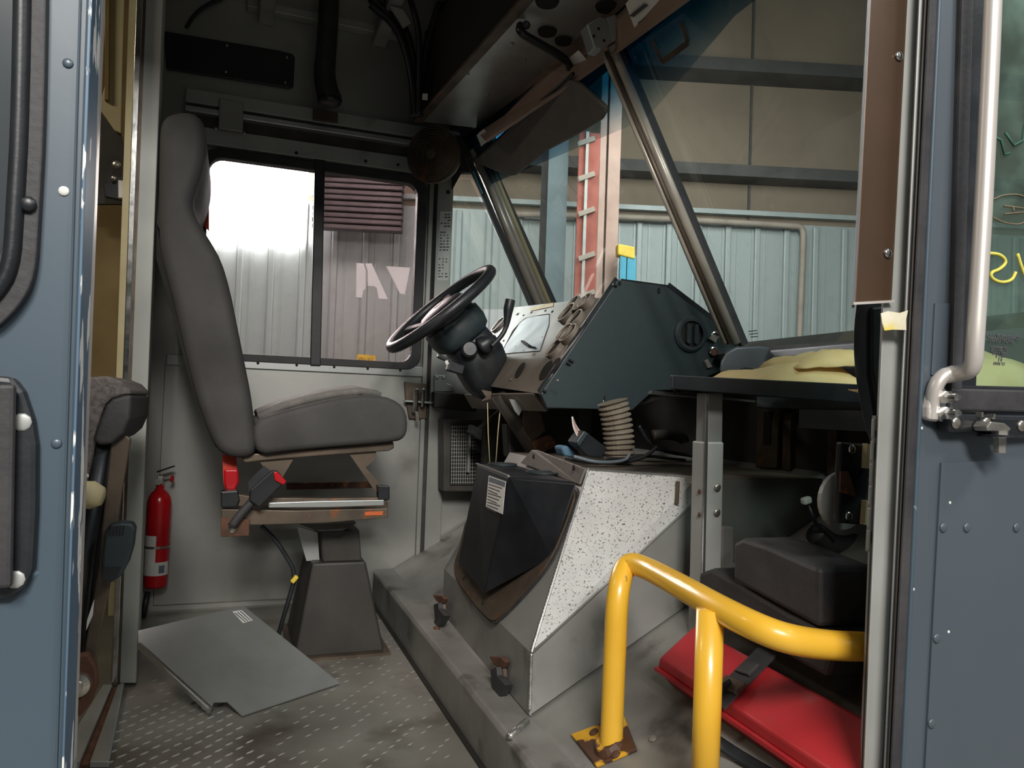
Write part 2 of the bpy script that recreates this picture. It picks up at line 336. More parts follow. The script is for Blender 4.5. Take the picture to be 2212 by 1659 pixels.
vstrip('track_lip', (279,222), (294,235), 1.385, M['cream'], po, -150, 1330, .02)
si = thing('trim_3', (-.23, 1.1, 0), 'aluminium sill strip with a rusty groove along the bulkhead doorway', None, None, 'structure')
ext('sill', [at(254,1489,'Z',.004), at(268,1486,'Z',.004), at(235,1659,'Z',.004), at(193,1659,'Z',.004)], (0,0,.012), M['alu'], si, bevel=.002)
ext('groove', [at(243,1491,'Z',.003), at(253,1489,'Z',.003), at(192,1659,'Z',.003), at(172,1659,'Z',.003)], (0,0,.006), M['rust'], si)
ext('inner_sill', [at(222,1490,'Z',.004), at(242,1490,'Z',.004), at(171,1659,'Z',.004), at(120,1659,'Z',.004)], (0,0,.012), M['alud'], si)
# ceiling
ce = thing('ceiling', (.4, 1.0, 2.1), 'dark metal cab roof with ribs', None, None, 'structure')
box('roof_skin', (-3.2, .0, 2.10), (.95, YW+.05, 2.14), M['aluw'], ce)
for x in (.02, .42): box('roof_rib', (x, .05, 2.04), (x+.05, YW, 2.10), M['alud'], ce, bevel=.006)
fc_ = thing('trim_11', (.95, 1.0, 1.9), 'outer front cap and door header of the van body', None, None, 'structure')
box('front_cap', (.93, 0, 1.70), (.97, YW+.04, 2.14), M['blue'], fc_)
box('door_header', (-.5, -.03, 1.86), (.97, .0, 2.14), M['blue'], fc_)
box('quarter_top', (.80, -.0, 1.62), (.97, .03, 1.86), M['blue'], fc_)
# cargo area behind doorway
cg = thing('wall_back', (-1.5, 1, 0), 'tan plywood lined cargo area seen through the doorway', None, None, 'structure')
box('plywood_lining', (-3.2, YW-.02, 0), (-.34, YW+.02, 2.1), M['plywood'], cg)
box('end_wall', (-3.24, 0, 0), (-3.2, YW, 2.1), M['plywood'], cg)
box('cargo_floor', (-3.2, .03, -.04), (-.9, YW, 0), M['plywood'], cg)
box('body_side', (-3.2, -.0, -.05), (-.3, .04, 2.1), M['blue'], cg)
yb = 1.9
ext('shelf_panel', pp([(222,-80),(272,-80),(264,178),(262,288),(248,282),(216,236),(216,222),(228,178)], 'Y', yb), (0,.02,0), M['cream'], cg, bevel=.003)
ext('shelf_rail', pp([(228,-80),(237,-80),(234,215),(226,215)], 'Y', yb-.02), (0,.02,0), M['plywood'], cg)
ext('dark_gap', pp([(214,238),(262,292),(272,340),(270,440),(206,440)], 'Y', yb+.02), (0,.02,0), M['grime'], cg)
lb = thing('door_lock', at(248,380,'Y',1.8), 'small dark latch with bright bolt heads on tan cargo lining', 'latch')
ext('plate', pp([(222,395),(270,385),(272,435),(226,425)], 'Y', 1.82), (0,.02,0), M['blackmetal'], lb, bevel=.003)
screw(at(252,356,'Y',1.87), NY, .014, M['zinc'], lb, 'bolt')
beam('catch', at(262,390,'Y',1.8), at(262,430,'Y',1.8), .016, .016, M['steel'], lb, bevel=.003)
screw(at(246,385,'Y',1.8), NY, .008, M['zinc'], lb, 'bolt')

# ---- right door jamb and quarter panel
jb = thing('trim_4', (.76, .02, 0), 'silver door jamb with dark rubber seal on the nose side', None, None, 'structure')
vstrip('jamb_face', (1935,1866), (1988,1912), .03, M['alud'], jb, -900, 1800, .04, bevel=.002, kx=.95)
vstrip('bright_edge', (1986,1911), (1998,1917), .012, M['edgewhite'], jb, -900, 1800, .03, bevel=.003, kx=.95)
vstrip('seal_lip', (1998,1917), (2006,1924), .004, M['seal'], jb, -900, 1800, .03, bevel=.002, kx=.95)
vstrip('seal_bulb', (2005,1923), (2028,1948), -.002, M['rubber'], jb, -900, 1800, .03, bevel=.006, seg=3, kx=.95)
vstrip('jamb_edge', (1926,1860), (1936,1867), .05, M['alu'], jb, 905, 1800, .04, kx=.95)
qp = thing('wall_right', (.9, 0, .5), 'slate blue painted quarter panel with rivets on the nose side of the door', None, None, 'structure')
def jl(y): return 2030-80*y/1659
exts('skin', [pp([(jl(-300),-300),(2092,-300),(2064,890),(jl(890),890)], 'Y', 0), pp([(jl(890),890),(2900,890),(2900,1900),(jl(1900),1900)], 'Y', 0)], (0,.03,0), M['slate'], qp)
ext('lap_plate', pp([(2034,1000),(2900,960),(2900,1900),(1986,1900)], 'Y', -.003), (0,.003,0), M['slate'], qp)
vstrip('corner_fold', (2029,1949), (2036,1957), -.004, M['blue'], qp, -300, 1900, .006, bevel=.002)
ext('patch', pp([(2020,655),(2052,655),(2046,810),(2012,810)], 'Y', -.002), (0,.002,0), M['slate'], qp)
for p in ((2037,1140),(2088,1140),(2195,1140),(2023,1379),(2012,1563)): screw(at(*p,'Y',-.003), NY, .0062, M['slate'], qp)
for p in ((2052,1086),(1973,1273),(1991,925),(2049,1365)): screw(at(*p,'Y',-.003), NY, .002, M['label'], qp, 'paint_chip')
wq = thing('window_3', (1.0, 0, .9), 'green tinted quarter window in a black gasket', None, None, 'structure')
exts('gasket_outer', [pp([(2086,-300),(2112,-300),(2080,860),(2056,860)], 'Y', -.008), pp([(2056,838),(2900,862),(2900,905),(2052,888)], 'Y', -.0085)], (0,.03,0), M['rubber'], wq, bevel=.003)
exts('gasket_inner', [pp([(2108,-300),(2150,-300),(2110,838),(2076,838)], 'Y', -.004), pp([(2076,832),(2900,852),(2900,864),(2076,842)], 'Y', -.0045)], (0,.03,0), M['black'], wq, bevel=.002)
ext('pane', pp([(2138,-300),(2900,-300),(2900,860),(2092,840)], 'Y', .012), (0,.004,0), M['glassq'], wq)
zx = (1, 0, 0); zz = (0, 0, 1)
for i, (s, p, sz) in enumerate((('CUSTOM GLASS', (2168,728), .0085), ('SOLUTIONS', (2164,736), .0085), ('LAMINATED', (2160,752), .006), ('AS 1  M65.2', (2158,759), .006), ('DOT 728', (2158,765), .006), ('V 7 0', (2158,771), .006), ('7 0', (2160,778), .006), ('ANSI Y7', (2158,786), .006))):
    text('etched_text', s, at(*p,'Y',.0105), zx, zz, sz, M['print'], wq)
def scribble(name, pts, Y, r, mat, parent, it=2): return tube(name, smoothpts(pp(pts,'Y',Y), it), r, mat, parent, n=6)
scribble('crayon_mark', [(2136,547),(2160,549),(2176,565),(2160,582),(2140,588),(2142,602),(2162,611),(2186,606),(2194,588)], .0105, .0022, M['crayon'], wq)
scribble('crayon_mark', [(2198,548),(2206,575),(2216,600)], .0105, .0022, M['crayon'], wq, 1)
scribble('marker_mark', [(2150,297),(2162,302),(2170,334),(2180,331)], .0105, .0018, M['inkgreen'], wq, 0)
scribble('marker_mark', [(2172,287),(2190,314),(2211,303),(2214,268)], .0105, .0018, M['inkgreen'], wq, 0)
scribble('marker_ring', [(2146,430),(2170,420),(2212,420),(2240,450),(2212,486),(2170,482),(2146,470)], .0105, .0009, M['inkbrown'], wq)
scribble('marker_mark', [(2168,444),(2212,450)], .0105, .0009, M['inkbrown'], wq, 0)
scribble('marker_mark', [(2170,462),(2212,458)], .0105, .0009, M['inkbrown'], wq, 0)
scribble('marker_mark', [(2189,447),(2191,460)], .0105, .0009, M['inkbrown'], wq, 0)

# brown cover strip, tape, black pad, hinge
br = thing('cover_strip', at(1900,650,'Y',.06), 'brown anodised cover strip screwed to the silver door jamb', 'trim cover')
ext('plate', pp([(1925,-900),(2008,-900),(1926,650),(1846,655)], 'Y', .024), (.004,.004,0), M['brown'], br, bevel=.002)
ext('folded_edge', pp([(1919,-900),(1926,-900),(1847,655),(1841,655)], 'Y', .023), (.028,.03,0), M['alubright'], br)
beam('bottom_edge', at(1842,656,'Y',.023), at(1930,651,'Y',.023), .003, .003, M['steel'], br)
for p in ((1942,121),(1918,547)): screw(at(*p,'Y',.023), NY, .0065, M['chrome'], br)
tp = ext('masking_tape_scrap', pp([(1903,677),(1918,672),(1944,676),(1962,670),(1957,690),(1958,713),(1930,712),(1911,714),(1906,698)], 'Y', .009), (0,.001,0), M['tape'])
tag(tp, 'torn scrap of yellowed masking tape on the silver door jamb', 'tape')
bp = thing('black_side_pad', at(1870,800,'Y',.12), 'black curved plastic pad hanging below the brown cover strip', 'pad')
lft = smoothpts([Vector((x,y,0)) for x,y in ((1852,640),(1843,720),(1846,800),(1860,885),(1882,965),(1904,1015))], 2)
ext('shell', pp([(p.x,p.y) for p in lft]+[(1925,1015),(1925,640)], 'Y', .11), (.06,.06,0), M['rubber'], bp, bevel=.006)
ext('inset', pp([(1884,664),(1922,660),(1922,980),(1900,900),(1884,800)], 'Y', .104), (0,.01,0), M['black'], bp, bevel=.003)
hg = thing('piano_hinge', at(1885,1050,'Y',.06), 'narrow silver piano hinge on the edge of the door jamb', 'hinge')
ext('leaf', pp([(1892,898),(1902,898),(1889,1192),(1877,1192)], 'Y', .055), (0,.006,0), M['alu'], hg)
for i in range(6):
    ya = 905+i*48; xa = 1890-13*(ya-898)/294
    beam('knuckle', at(xa,ya,'Y',.053), at(xa-1.8,ya+42,'Y',.053), .006, .006, M['alud'], hg, bevel=.0015)

# ---- left sliding passenger door
dl = thing('door_2', at(60,1000,'Y',-.03), 'blue sliding passenger door slid open, with black window gasket and recessed handle', None, None, 'structure')
def le(y): return 193-58*y/1659
ext('skin', pp([(-700,-300),(le(-300),-300),(le(1900),1900),(-700,1900)], 'Y', -.04), (0,.035,0), M['blue'], dl, bevel=.002)
vstrip('chipped_edge', (190,133), (199,138), -.043, M['chip'], dl, -300, 1900, .04, bevel=.001)
vstrip('edge_bead', (170,118), (175,123), -.043, M['blue'], dl, -300, 1900, .004, bevel=.001)
gout = smoothpts([Vector((x,y,0)) for x,y in ((104,-300),(96,250),(84,470),(76,600),(40,665),(-20,720),(-120,735))], 2)
gin = smoothpts([Vector((x,y,0)) for x,y in ((30,-300),(24,250),(16,430),(6,540),(-40,600),(-120,610))], 2)
ext('window_gasket', pp([(p.x,p.y) for p in gout]+[(p.x,p.y) for p in reversed(gin)], 'Y', -.05), (0,.02,0), M['rubber'], dl, bevel=.004)
gmid = [Vector((p.x-52 if i < len(gout)-6 else p.x-40, p.y-42*(i/len(gout)), 0)) for i, p in enumerate(gout)]
tube('gasket_bead', pp([(p.x,p.y) for p in gmid], 'Y', -.051), .006, M['black'], dl, n=8)
ext('pane', pp([(-700,-300),(34,-300),(24,300),(8,545),(-40,606),(-700,620)], 'Y', -.044), (0,.006,0), M['darkglass'], dl)
screw(at(60,441,'Y',-.052), NY, .006, M['blackmetal'], dl, 'screw')
hp = ext('handle_plate', pp([(-120,800),(30,815),(52,845),(72,905),(80,960),(79,1100),(72,1230),(55,1272),(20,1296),(-120,1300)], 'Y', -.05), (0,.012,0), M['black'], dl, bevel=.004)
ext('grip', pp([(-120,868),(14,868),(18,900),(12,1240),(-120,1245)], 'Y', -.0515), (0,.01,0), M['dark'], hp, bevel=.003)
beam('pull_bar', at(14,830,'Y',-.06), at(6,1270,'Y',-.06), .008, .012, M['rubber'], hp, bevel=.003)
for p in ((47,912),(33,1252)): dome('screw', at(*p,'Y',-.05), NY, .0068, M['alud'], hp, .2)
for p in ((147,137),(138,413),(122,958)): screw(at(*p,'Y',-.04), NY, .004, M['blue'] if p[1] != 413 else M['label'], dl)
rp = thing('trim_5', at(200,600,'Y',.06), 'bright vertical rear door jamb strip just behind the blue door edge', None, None, 'structure')
vstrip('jamb_tube', (200,136), (220,156), .03, M['steel'], rp, -200, 1660, .02, bevel=.006, seg=3)
vstrip('sill_leg', (150,142), (205,158), .2, M['alud'], rp, 1560, 1700, .02)

# ================================================================= DRIVER DOOR
dd = thing('door_1', (.25, YW, .4), 'driver side sliding door with a two pane black framed window', None, None, 'structure')
yd = YW-.012
box('lower_panel', (-.225, yd, .02), (.655, YW, .83), M['aluw'], dd, bevel=.002)
box('sill_strip', (-.22, yd-.008, .822), (.655, YW, .858), M['alu'], dd, bevel=.002)
for x in (-.05,.07,.20,.33,.45,.57): screw((x, yd-.008, .842), NY, .005, M['dark'], dd)
def rrect(x0, x1, z0, z1, r, y, n=5):
    P = []
    for cx, cz, a0 in ((x1-r,z1-r,0),(x0+r,z1-r,90),(x0+r,z0+r,180),(x1-r,z0+r,270)):
        for i in range(n+1):
            a = math.radians(a0+90*i/n); P.append(Vector((cx+r*math.cos(a), y, cz+r*math.sin(a))))
    return P
def ring(name, P, Q, d, mat, parent, **k):
    n = len(P); d = Vector(d); vs = P+Q+[p+d for p in P]+[q+d for q in Q]; fs = []
    for i in range(n):
        j = (i+1) % n
        fs += [(i,j,n+j,n+i),(2*n+i,3*n+i,3*n+j,2*n+j),(i,2*n+i,2*n+j,j),(n+i,n+j,3*n+j,3*n+i)]
    return mesh(name, vs, fs, mat, parent, **k)
ring('window_frame', rrect(wx0-.014,wx1+.014,wz0-.012,wz1+.02,.055,yd-.012), rrect(wx0+.012,wx1-.022,wz0+.014,wz1-.012,.045,yd-.012), (0,.04,0), M['rubber'], dd, bevel=.003)
beam('mullion', at(691,340,'Y',yd-.006), at(681,790,'Y',yd-.006), .036, .022, M['black'], dd, side=(1,0,0), bevel=.003)
box('pane', (wx0+.005, YW+.008, wz0), (.27, YW+.013, wz1), M['glassd'], dd)
box('pane', (.25, YW+.016, wz0), (wx1-.008, YW+.021, wz1), M['glassr'], dd)
# white block letters on the glass
yl = YW+.0145
ext('letter', pp([(770,568),(786,569),(790,585),(790,622),(785,628),(782,643),(769,642)], 'Y', yl), (0,.0008,0), M['white'], dd)
ext('letter', pp([(789,569),(803,569),(838,646),(818,645),(814,622),(808,618),(794,618),(794,585)], 'Y', yl), (0,.0008,0), M['white'], dd)
ext('letter', pp([(834,575),(886,578),(875,636),(864,634)], 'Y', yl), (0,.0008,0), M['white'], dd)
# overhead rails
def hz(name, x0, x1, ya, yb_, mat, parent, Y0_=YW-.05, d=.05, xr=700):
    za = at(xr, ya, 'Y', Y0_).z; zb = at(xr, yb_, 'Y', Y0_).z
    return box(name, (x0, Y0_, zb), (x1, Y0_+d, za), mat, parent, bevel=.003)
tr_ = thing('trim_6', (.2, YW, 1.65), 'grey sliding door track rails above the driver window', None, None, 'structure')
hz('upper_rail', -.2, .70, 237, 266, M['alud'], tr_, YW-.045, .045)
hz('track_lip', -.2, .68, 272, 284, M['alu'], tr_, YW-.05, .05)
hz('track_back', -.2, .68, 284, 312, M['grime'], tr_, YW-.02, .02)
hz('lower_rail', -.2, .66, 312, 346, M['alud'], tr_, YW-.03, .03)
for p in ((640,330),(790,348),(860,356)): screw(at(*p,'Y',YW-.03), NY, .006, M['dark'], tr_)
ext('cover_plate', pp([(474,213),(526,222),(525,285),(472,277)], 'Y', YW-.06), (0,.012,0), M['aluw'], tr_, bevel=.002)
for p in ((466,278),(528,288)): screw(at(*p,'Y',YW-.055), NY, .006, M['zinc'], tr_)
ext('hook_plate', pp([(676,233),(730,243),(730,265),(676,258)], 'Y', YW-.055), (0,.01,0), M['bronze'], tr_, bevel=.002)
# post beyond door with printed label
pb = thing('trim_7', (.69, YW, 1.2), 'pale blue grey door post with printed label ahead of the driver window', None, None, 'structure')
box('post', (.655, YW-.02, .02), (.672, YW, 1.66), M['aluw'], pb, bevel=.002)
box('gap_seal', (.672, YW-.01, .02), (.684, YW, 1.66), M['rubber'], pb)
box('post_front', (.684, YW-.03, .02), (.745, YW, 1.66), M['aluw'], pb, bevel=.002)
screw(at(968,415,'Y',YW-.03), NY, .008, M['dark'], pb, 'hole')
lab = ext('label_plate', pp([(951,457),(976,457),(968,606),(944,606)], 'Y', YW-.031), (0,.001,0), M['label'], pb)
for i in range(22):
    y = 462+i*6.4
    if i in (5, 13, 14): continue
    for k in range(3):
        xx = 953-(y-457)*.047+k*7.4; ln = random.choice((3, 4.5, 6))
        if random.random() < .2: continue
        ext('print_line', pp([(xx,y),(xx+ln,y),(xx+ln,y+2.6),(xx,y+2.6)], 'Y', YW-.0315), (0,.0004,0), M['print'], lab)
# door latch on driver wall
la = thing('door_latch', at(898,870,'Y',YW-.04), 'chromed rotary door latch on the driver side wall behind the seat front', 'latch')
ext('back_plate', pp([(874,824),(922,828),(922,905),(884,905),(876,860)], 'Y', YW-.025), (0,.02,0), M['bronze'], la, bevel=.003)
beam('barrel', at(899,838,'Y',YW-.05), at(896,892,'Y',YW-.05), .02, .02, M['chrome'], la, bevel=.006)
beam('barrel', at(914,838,'Y',YW-.05), at(912,880,'Y',YW-.05), .016, .016, M['chrome'], la, bevel=.006)
beam('lever', at(900,890,'Y',YW-.06), at(902,912,'Y',YW-.06), .01, .01, M['zinc'], la)
beam('side_arm', at(874,866,'Y',YW-.04), at(933,870,'Y',YW-.04), .022, .006, M['alud'], la)
# front hinge blocks on wall beside column
hb = thing('wall_bracket', at(955,830,'Y',YW-.03), 'small riveted wall bracket and grey block beside the steering column', 'bracket')
ext('plate', pp([(938,810),(964,810),(966,828),(980,834),(980,846),(938,846)], 'Y', YW-.035), (0,.01,0), M['aluw'], hb, bevel=.002)
ext('block', pp([(938,846),(1014,852),(1014,866),(1030,876),(1030,890),(938,880)], 'Y', YW-.07), (0,.06,0), M['grime'], hb, bevel=.003)
for p in ((944,816),(958,816)): screw(at(*p,'Y',YW-.036), NY, .006, M['zinc'], hb)
# driver footwell heater box
ht = thing('heater_box', at(995,980,'Y',1.95), 'grey heater box with wire mesh grille in the driver footwell', 'heater')
ext('case', pp([(958,905),(1052,905),(1050,1062),(958,1062)], 'Y', 1.98), (0,.08,0), M['grime'], ht, bevel=.004)
ext('dark_opening', pp([(975,915),(1030,915),(1024,1048),(972,1048)], 'Y', 1.975), (0,.006,0), M['dark'], ht)
for i in range(10): beam('grille_wire', at(977+i*5,918,'Y',1.972), at(975+i*5,1046,'Y',1.972), .0018, .0018, M['alud'], ht)
for i in range(16): beam('grille_wire', at(974,922+i*8,'Y',1.971), at(1028,922+i*8,'Y',1.971), .0018, .0018, M['alud'], ht)
beam('bracket', at(1014,940,'Y',1.96), at(1010,1020,'Y',1.96), .02, .006, M['alud'], ht)
beam('crossbar', at(980,942,'Y',1.965), at(1010,942,'Y',1.965), .008, .004, M['zinc'], ht)
for x, n in ((1040,'panel'),): box('kick_panel', tuple(at(1042,900,'Y',1.9))[:1]+(1.86, .12), (1.2, 1.9, .72), M['grime'], ht)

# ================================================================= WINDSHIELD, HEADER, CONSOLE
A_T = at(1012,318,'Y',1.95); A_B = at(1196,662,'Y',1.95)
A_T = A_T+(A_T-A_B)*.06; A_B = A_B+(A_B-A_T)*.25
C_T = at(1318,62,'Y',1.0); C_B = at(1600,752,'Y',1.0)
P_T = Vector((C_T.x-.03, .03, C_T.z-.05)); P_B = Vector((C_B.x-.02, .03, C_B.z-.02))
ws = thing('window_2', (1.0, 1.0, 1.2), 'sloping two pane windshield with a blue tint band along the top', None, None, 'structure')
gn = Vector((.012, 0, .006))
ext('pane', [A_T, C_T, C_B, A_B], gn*.4, M['glassw'], ws)
ext('pane', [C_T, P_T, P_B, C_B], gn*.4, M['glassw'], ws)
def edge(a, b, t): return a+(b-a)*t
ext('tint_band', [edge(C_T,C_B,-.02)-gn*.2, P_T-gn*.2, edge(P_T,P_B,.17)-gn*.2, edge(C_T,P_T,.45)*.82+edge(C_B,P_B,.45)*.18-gn*.2, edge(C_T,C_B,.27)-gn*.2], -gn*.05, M['tint'], ws)
ext('tint_band', [A_T-gn*.2, C_T-gn*.2, edge(C_T,C_B,.27)-gn*.2, edge(A_T,A_B,.22)-gn*.2], -gn*.05, M['tint'], ws)
# tape outline mark on the passenger pane
pn = (C_B-C_T).cross(P_T-C_T).normalized()
if pn.x > 0: pn = -pn
wpt = lambda x, y, o=.004: atp(x, y, C_T+pn*o, pn)
for a, b in (((1410,88),(1431,134)),((1431,134),(1487,92)),((1487,92),(1472,48))): beam('tape_mark', wpt(*a), wpt(*b), .013, .002, M['bronze'], ws, side=pn.cross(wpt(*b)-wpt(*a)))
for i, (a, b) in enumerate((((1617,716),(1635,714)),((1619,722),(1637,720)),((1622,728),(1637,727)))): beam('etched_line', wpt(*a), wpt(*b), .002, .001, M['print'], ws, side=pn.cross(wpt(*b)-wpt(*a)))
# centre pillar
cp = thing('trim_8', edge(C_T,C_B,.5), 'ridged silver centre pillar of the windshield', None, None, 'structure')
off = Vector((-.022, -.004, -.012))
def strip(name, a, b, dxa, dxb, w, h, mat, o=off, **k):
    # strip parallel to the pillar, offset sideways by picture columns
    pa, pb2 = at(*a,'Y',.985), at(*b,'Y',.985); sd = Vector((1,0,.55))
    return beam(name, pa+o, pb2+o, w, h, mat, cp, side=sd.cross(pb2-pa).cross(pb2-pa), **k)
tube('round_bead', [at(1322,100,'Y',.965), at(1590,742,'Y',.965)], .0125, M['pillar'], cp, n=14)
tube('fine_bead', [at(1309,112,'Y',.97), at(1575,742,'Y',.97)], .007, M['bronze'], cp, n=10)
tube('fine_bead', [at(1302,112,'Y',.975), at(1566,742,'Y',.975)], .0065, M['pillar'], cp, n=10)
beam('rubber_seal', at(1338,98,'Y',.985), at(1606,745,'Y',.985), .016, .022, M['rubber'], cp)
cb = thing('pillar_bracket', at(1305,70,'Y',.95), 'folded aluminium bracket capping the centre pillar', 'bracket')
ext('cap', pp([(1268,52),(1296,36),(1312,40),(1322,86),(1299,108),(1284,104)], 'Y', .945), (0,.04,0), M['alu'], cb, bevel=.003)
ext('side_flange', pp([(1310,38),(1330,30),(1346,80),(1322,90)], 'Y', .95), (0,.04,0), M['alud'], cb, bevel=.003)
for p in ((1283,78),(1305,88),(1293,62)): screw(at(*p,'Y',.945), NY, .004, M['dark'], cb, 'hole')
# driver A pillar
ap = thing('trim_9', edge(A_T,A_B,.5), 'silver driver side windshield pillar with black seals', None, None, 'structure')
for x0, x1, r, m_ in ((1023,1166,.016,'pillar'),(1034,1179,.013,'pillar'),(1044,1190,.011,'cream')):
    tube('trim_bead', [at(x0,322,'Y',1.93), at(x1,668,'Y',1.93)], r, M[m_], ap, n=10)
beam('seal', at(1010,340,'Y',1.935), at(1152,668,'Y',1.935), .013, .02, M['rubber'], ap)
beam('seal', at(1052,338,'Y',1.935), at(1199,662,'Y',1.935), .015, .02, M['rubber'], ap)
beam('tint_reflection', at(1022,370,'Y',1.90), at(1043,418,'Y',1.90), .008, .003, M['cyan'], ap)  # cyan strip painted in as a reflection of the blue tint
ext('sticker', pp([(1054,338),(1063,340),(1076,368),(1068,374)], 'Y', 1.9), (0,.002,0), M['label'], ap)
wl4 = thing('window_4', at(1040,500,'Y',YW), 'small driver side quarter window beside the windshield pillar', None, None, 'structure')
ext('pane', pp([(968,388),(1016,388),(1150,668),(960,668)], 'Y', YW+.01), (0,.004,0), M['glassw'], wl4)
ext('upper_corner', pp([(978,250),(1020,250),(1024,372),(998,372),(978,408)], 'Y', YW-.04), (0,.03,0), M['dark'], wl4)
# overhead console
ZC = 1.72
co = thing('overhead_console', at(1100,160,'Z',ZC), 'shiny sheet aluminium overhead tray with dark round holes above the windshield', 'console')
ctop = pp([(903,262),(1010,146),(1137,3),(1190,-60)], 'Z', ZC); cbot = pp([(1430,-60),(1340,10),(1180,150),(1040,278)], 'Z', ZC)
ctop.append(ctop[-1]+(ctop[-1]-ctop[0])*((ctop[-1].y-.06)/(ctop[0].y-ctop[-1].y))); cbot.insert(0, Vector((cbot[0].x-.01, .06, ZC)))
ext('tray', ctop+cbot, (0,0,.02), M['alu'], co, bevel=.002)
beam('rear_lip', ctop[0], ctop[-1], .03, .012, M['bronze'], co, bevel=.003)
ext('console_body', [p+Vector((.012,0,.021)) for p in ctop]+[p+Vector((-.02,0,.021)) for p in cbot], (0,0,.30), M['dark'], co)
for x, y, r in ((1182,68,.026),(1217,88,.024),(1182,3,.03),(1310,14,.028)):
    lathe('speaker_hole', [(r,0),(r*.9,.004),(r*.9,.006)], at(x,y,'Z',ZC-.003), (0,0,-1), M['dark'], co, n=20)
for p in ((1133,130),(1106,95),(1072,66),(1010,160),(1055,205)): screw(at(*p,'Z',ZC-.001), (0,0,-1), .006, M['zinc'], co)
hd = thing('trim_10', at(1200,180,'Z',1.68), 'tan header trim strip between overhead tray and windshield glass', None, None, 'structure')
top = [Vector((cbot[0].x+.004,.06,ZC))]+pp([(1432,-62),(1342,12),(1182,152),(1036,284)], 'Z', ZC)
bot = [edge(C_T,P_T,.60), edge(C_T,P_T,.25), C_T, edge(C_T,A_T,.5), A_T]
HO = Vector((.035,0,.02))
g1 = [atp(1050,306,A_T-HO*2.2,(1,0,.6)), atp(1250,172,edge(A_T,C_T,.7)-HO*1.6,(1,0,.6)), atp(1352,98,C_T-HO,(1,0,.6)), atp(1495,-8,edge(C_T,P_T,.45)-HO,(1,0,.6)), atp(1560,-62,edge(C_T,P_T,.5)-HO,(1,0,.6)), P_T-HO-Vector((0,0,.06))]
T_ = [p+Vector((-.012,0,.001)) for p in (top[4], top[3], top[2], top[1], top[0])]; G_ = [g1[0], g1[1], g1[2], g1[3], g1[5]]
hst = mesh('strip', T_+G_, [(i, i+1, 6+i, 5+i) for i in range(4)], M['header'], hd); _so = hst.modifiers.new('thickness', 'SOLIDIFY'); _so.thickness = .01; _so.offset = 0
for p in ((1357,52),(1279,112),(1160,210),(1212,166)): screw(at(*p,'Z',1.70), (-.6,0,-.8), .005, M['dark'], hd, 'hole')
dec = ext('instruction_decal', [atp(x,y,(.80,1,1.668),(.75,0,.66)) for x,y in ((1352,8),(1384,-30),(1520,-30),(1474,2),(1376,72))], (-.001,0,-.001), M['label'], hd)
for a, b in (((1378,50),(1420,20)),((1382,58),(1440,16)),((1388,62),(1450,18)),((1392,66),(1456,20))): beam('decal_line', atp(*a,(.797,1,1.666),(.75,0,.66)), atp(*b,(.797,1,1.666),(.75,0,.66)), .002, .001, M['print'], dec)
beam('decal_picture', atp(1366,36,(.797,1,1.666),(.75,0,.66)), atp(1398,10,(.797,1,1.666),(.75,0,.66)), .016, .001, M['print'], dec)
ext('warning_label', [atp(x,y,(.80,1.3,1.668),(.75,0,.66)) for x,y in ((1228,126),(1250,108),(1276,138),(1254,156))], (-.001,0,-.001), M['label'], hd)
ar = thing('visor_arm', at(1170,100,'Z',ZC-.03), 'black bent rod arm holding the sun visor', 'arm')
tube('arm', smoothpts([at(1124,55,'Z',ZC-.01), at(1122,66,'Z',ZC-.03), at(1135,78,'Z',ZC-.04), at(1225,128,'Z',ZC-.06), at(1232,150,'Z',ZC-.08)], 2), .011, M['blackmetal'], ar, n=10)
screw(at(1136,54,'Z',ZC-.02), (-.3,-.5,-.8), .012, M['blackmetal'], ar, 'pivot_bolt')
VP = Vector((.80,1.5,1.6)); VN = Vector((1,0,.5)).normalized()
vi = thing('sun_visor', atp(1170,270,VP,VN), 'large dark grey sun visor flipped down over the driver windshield', 'sun visor')
vo = [(1026,346),(1130,262),(1234,166),(1262,180),(1316,228),(1316,240),(1306,256),(1240,296),(1186,324),(1120,376),(1106,378),(1060,360)]
ext('panel', ppl(vo, VP, VN), -VN*.014, M['visor'], vi, bevel=.005)
tube('top_rod', [atp(1030,342,VP-VN*.012,VN), atp(1238,160,VP-VN*.012,VN)], .006, M['blackmetal'], vi)
ext('sticker', ppl([(1030,292),(1046,278),(1060,300),(1040,316)], VP-VN*.03, VN), -VN*.001, M['label'], vi)

# ---- fan
fc = at(935,334,'Y',1.88); fx = Vector((-.62,-.75,-.1)).normalized()
fa = thing('cab_fan', fc, 'small round brown cab fan with ring grille above the driver window corner', 'fan')
RF = .098
lathe('back_shell', [(RF*.5,-.06),(RF*.9,-.045),(RF,-.02),(RF,0)], fc, fx, M['bronze'], fa, n=28, smooth=True)
s_, t_, d_ = frame_of(fx)
for i in range(9):
    rr_ = RF*(1-.1*i); hh = .012*math.sqrt(max(0, 1-(rr_/RF)**2))+.004
    tube('grille_ring', [fc+fx*hh+(s_*math.cos(a)+t_*math.sin(a))*rr_ for a in [2*math.pi*k/28 for k in range(28)]], .0016, M['bronze'], fa, n=5, closed=True)
for k in range(8):
    a = math.pi*k/4; beam('grille_spoke', fc+fx*.014, fc+fx*.003+(s_*math.cos(a)+t_*math.sin(a))*RF, .002, .002, M['bronze'], fa)
lathe('hub_cap', [(.018,.012),(.018,.018),(.01,.021)], fc, fx, M['bronze'], fa, n=18)
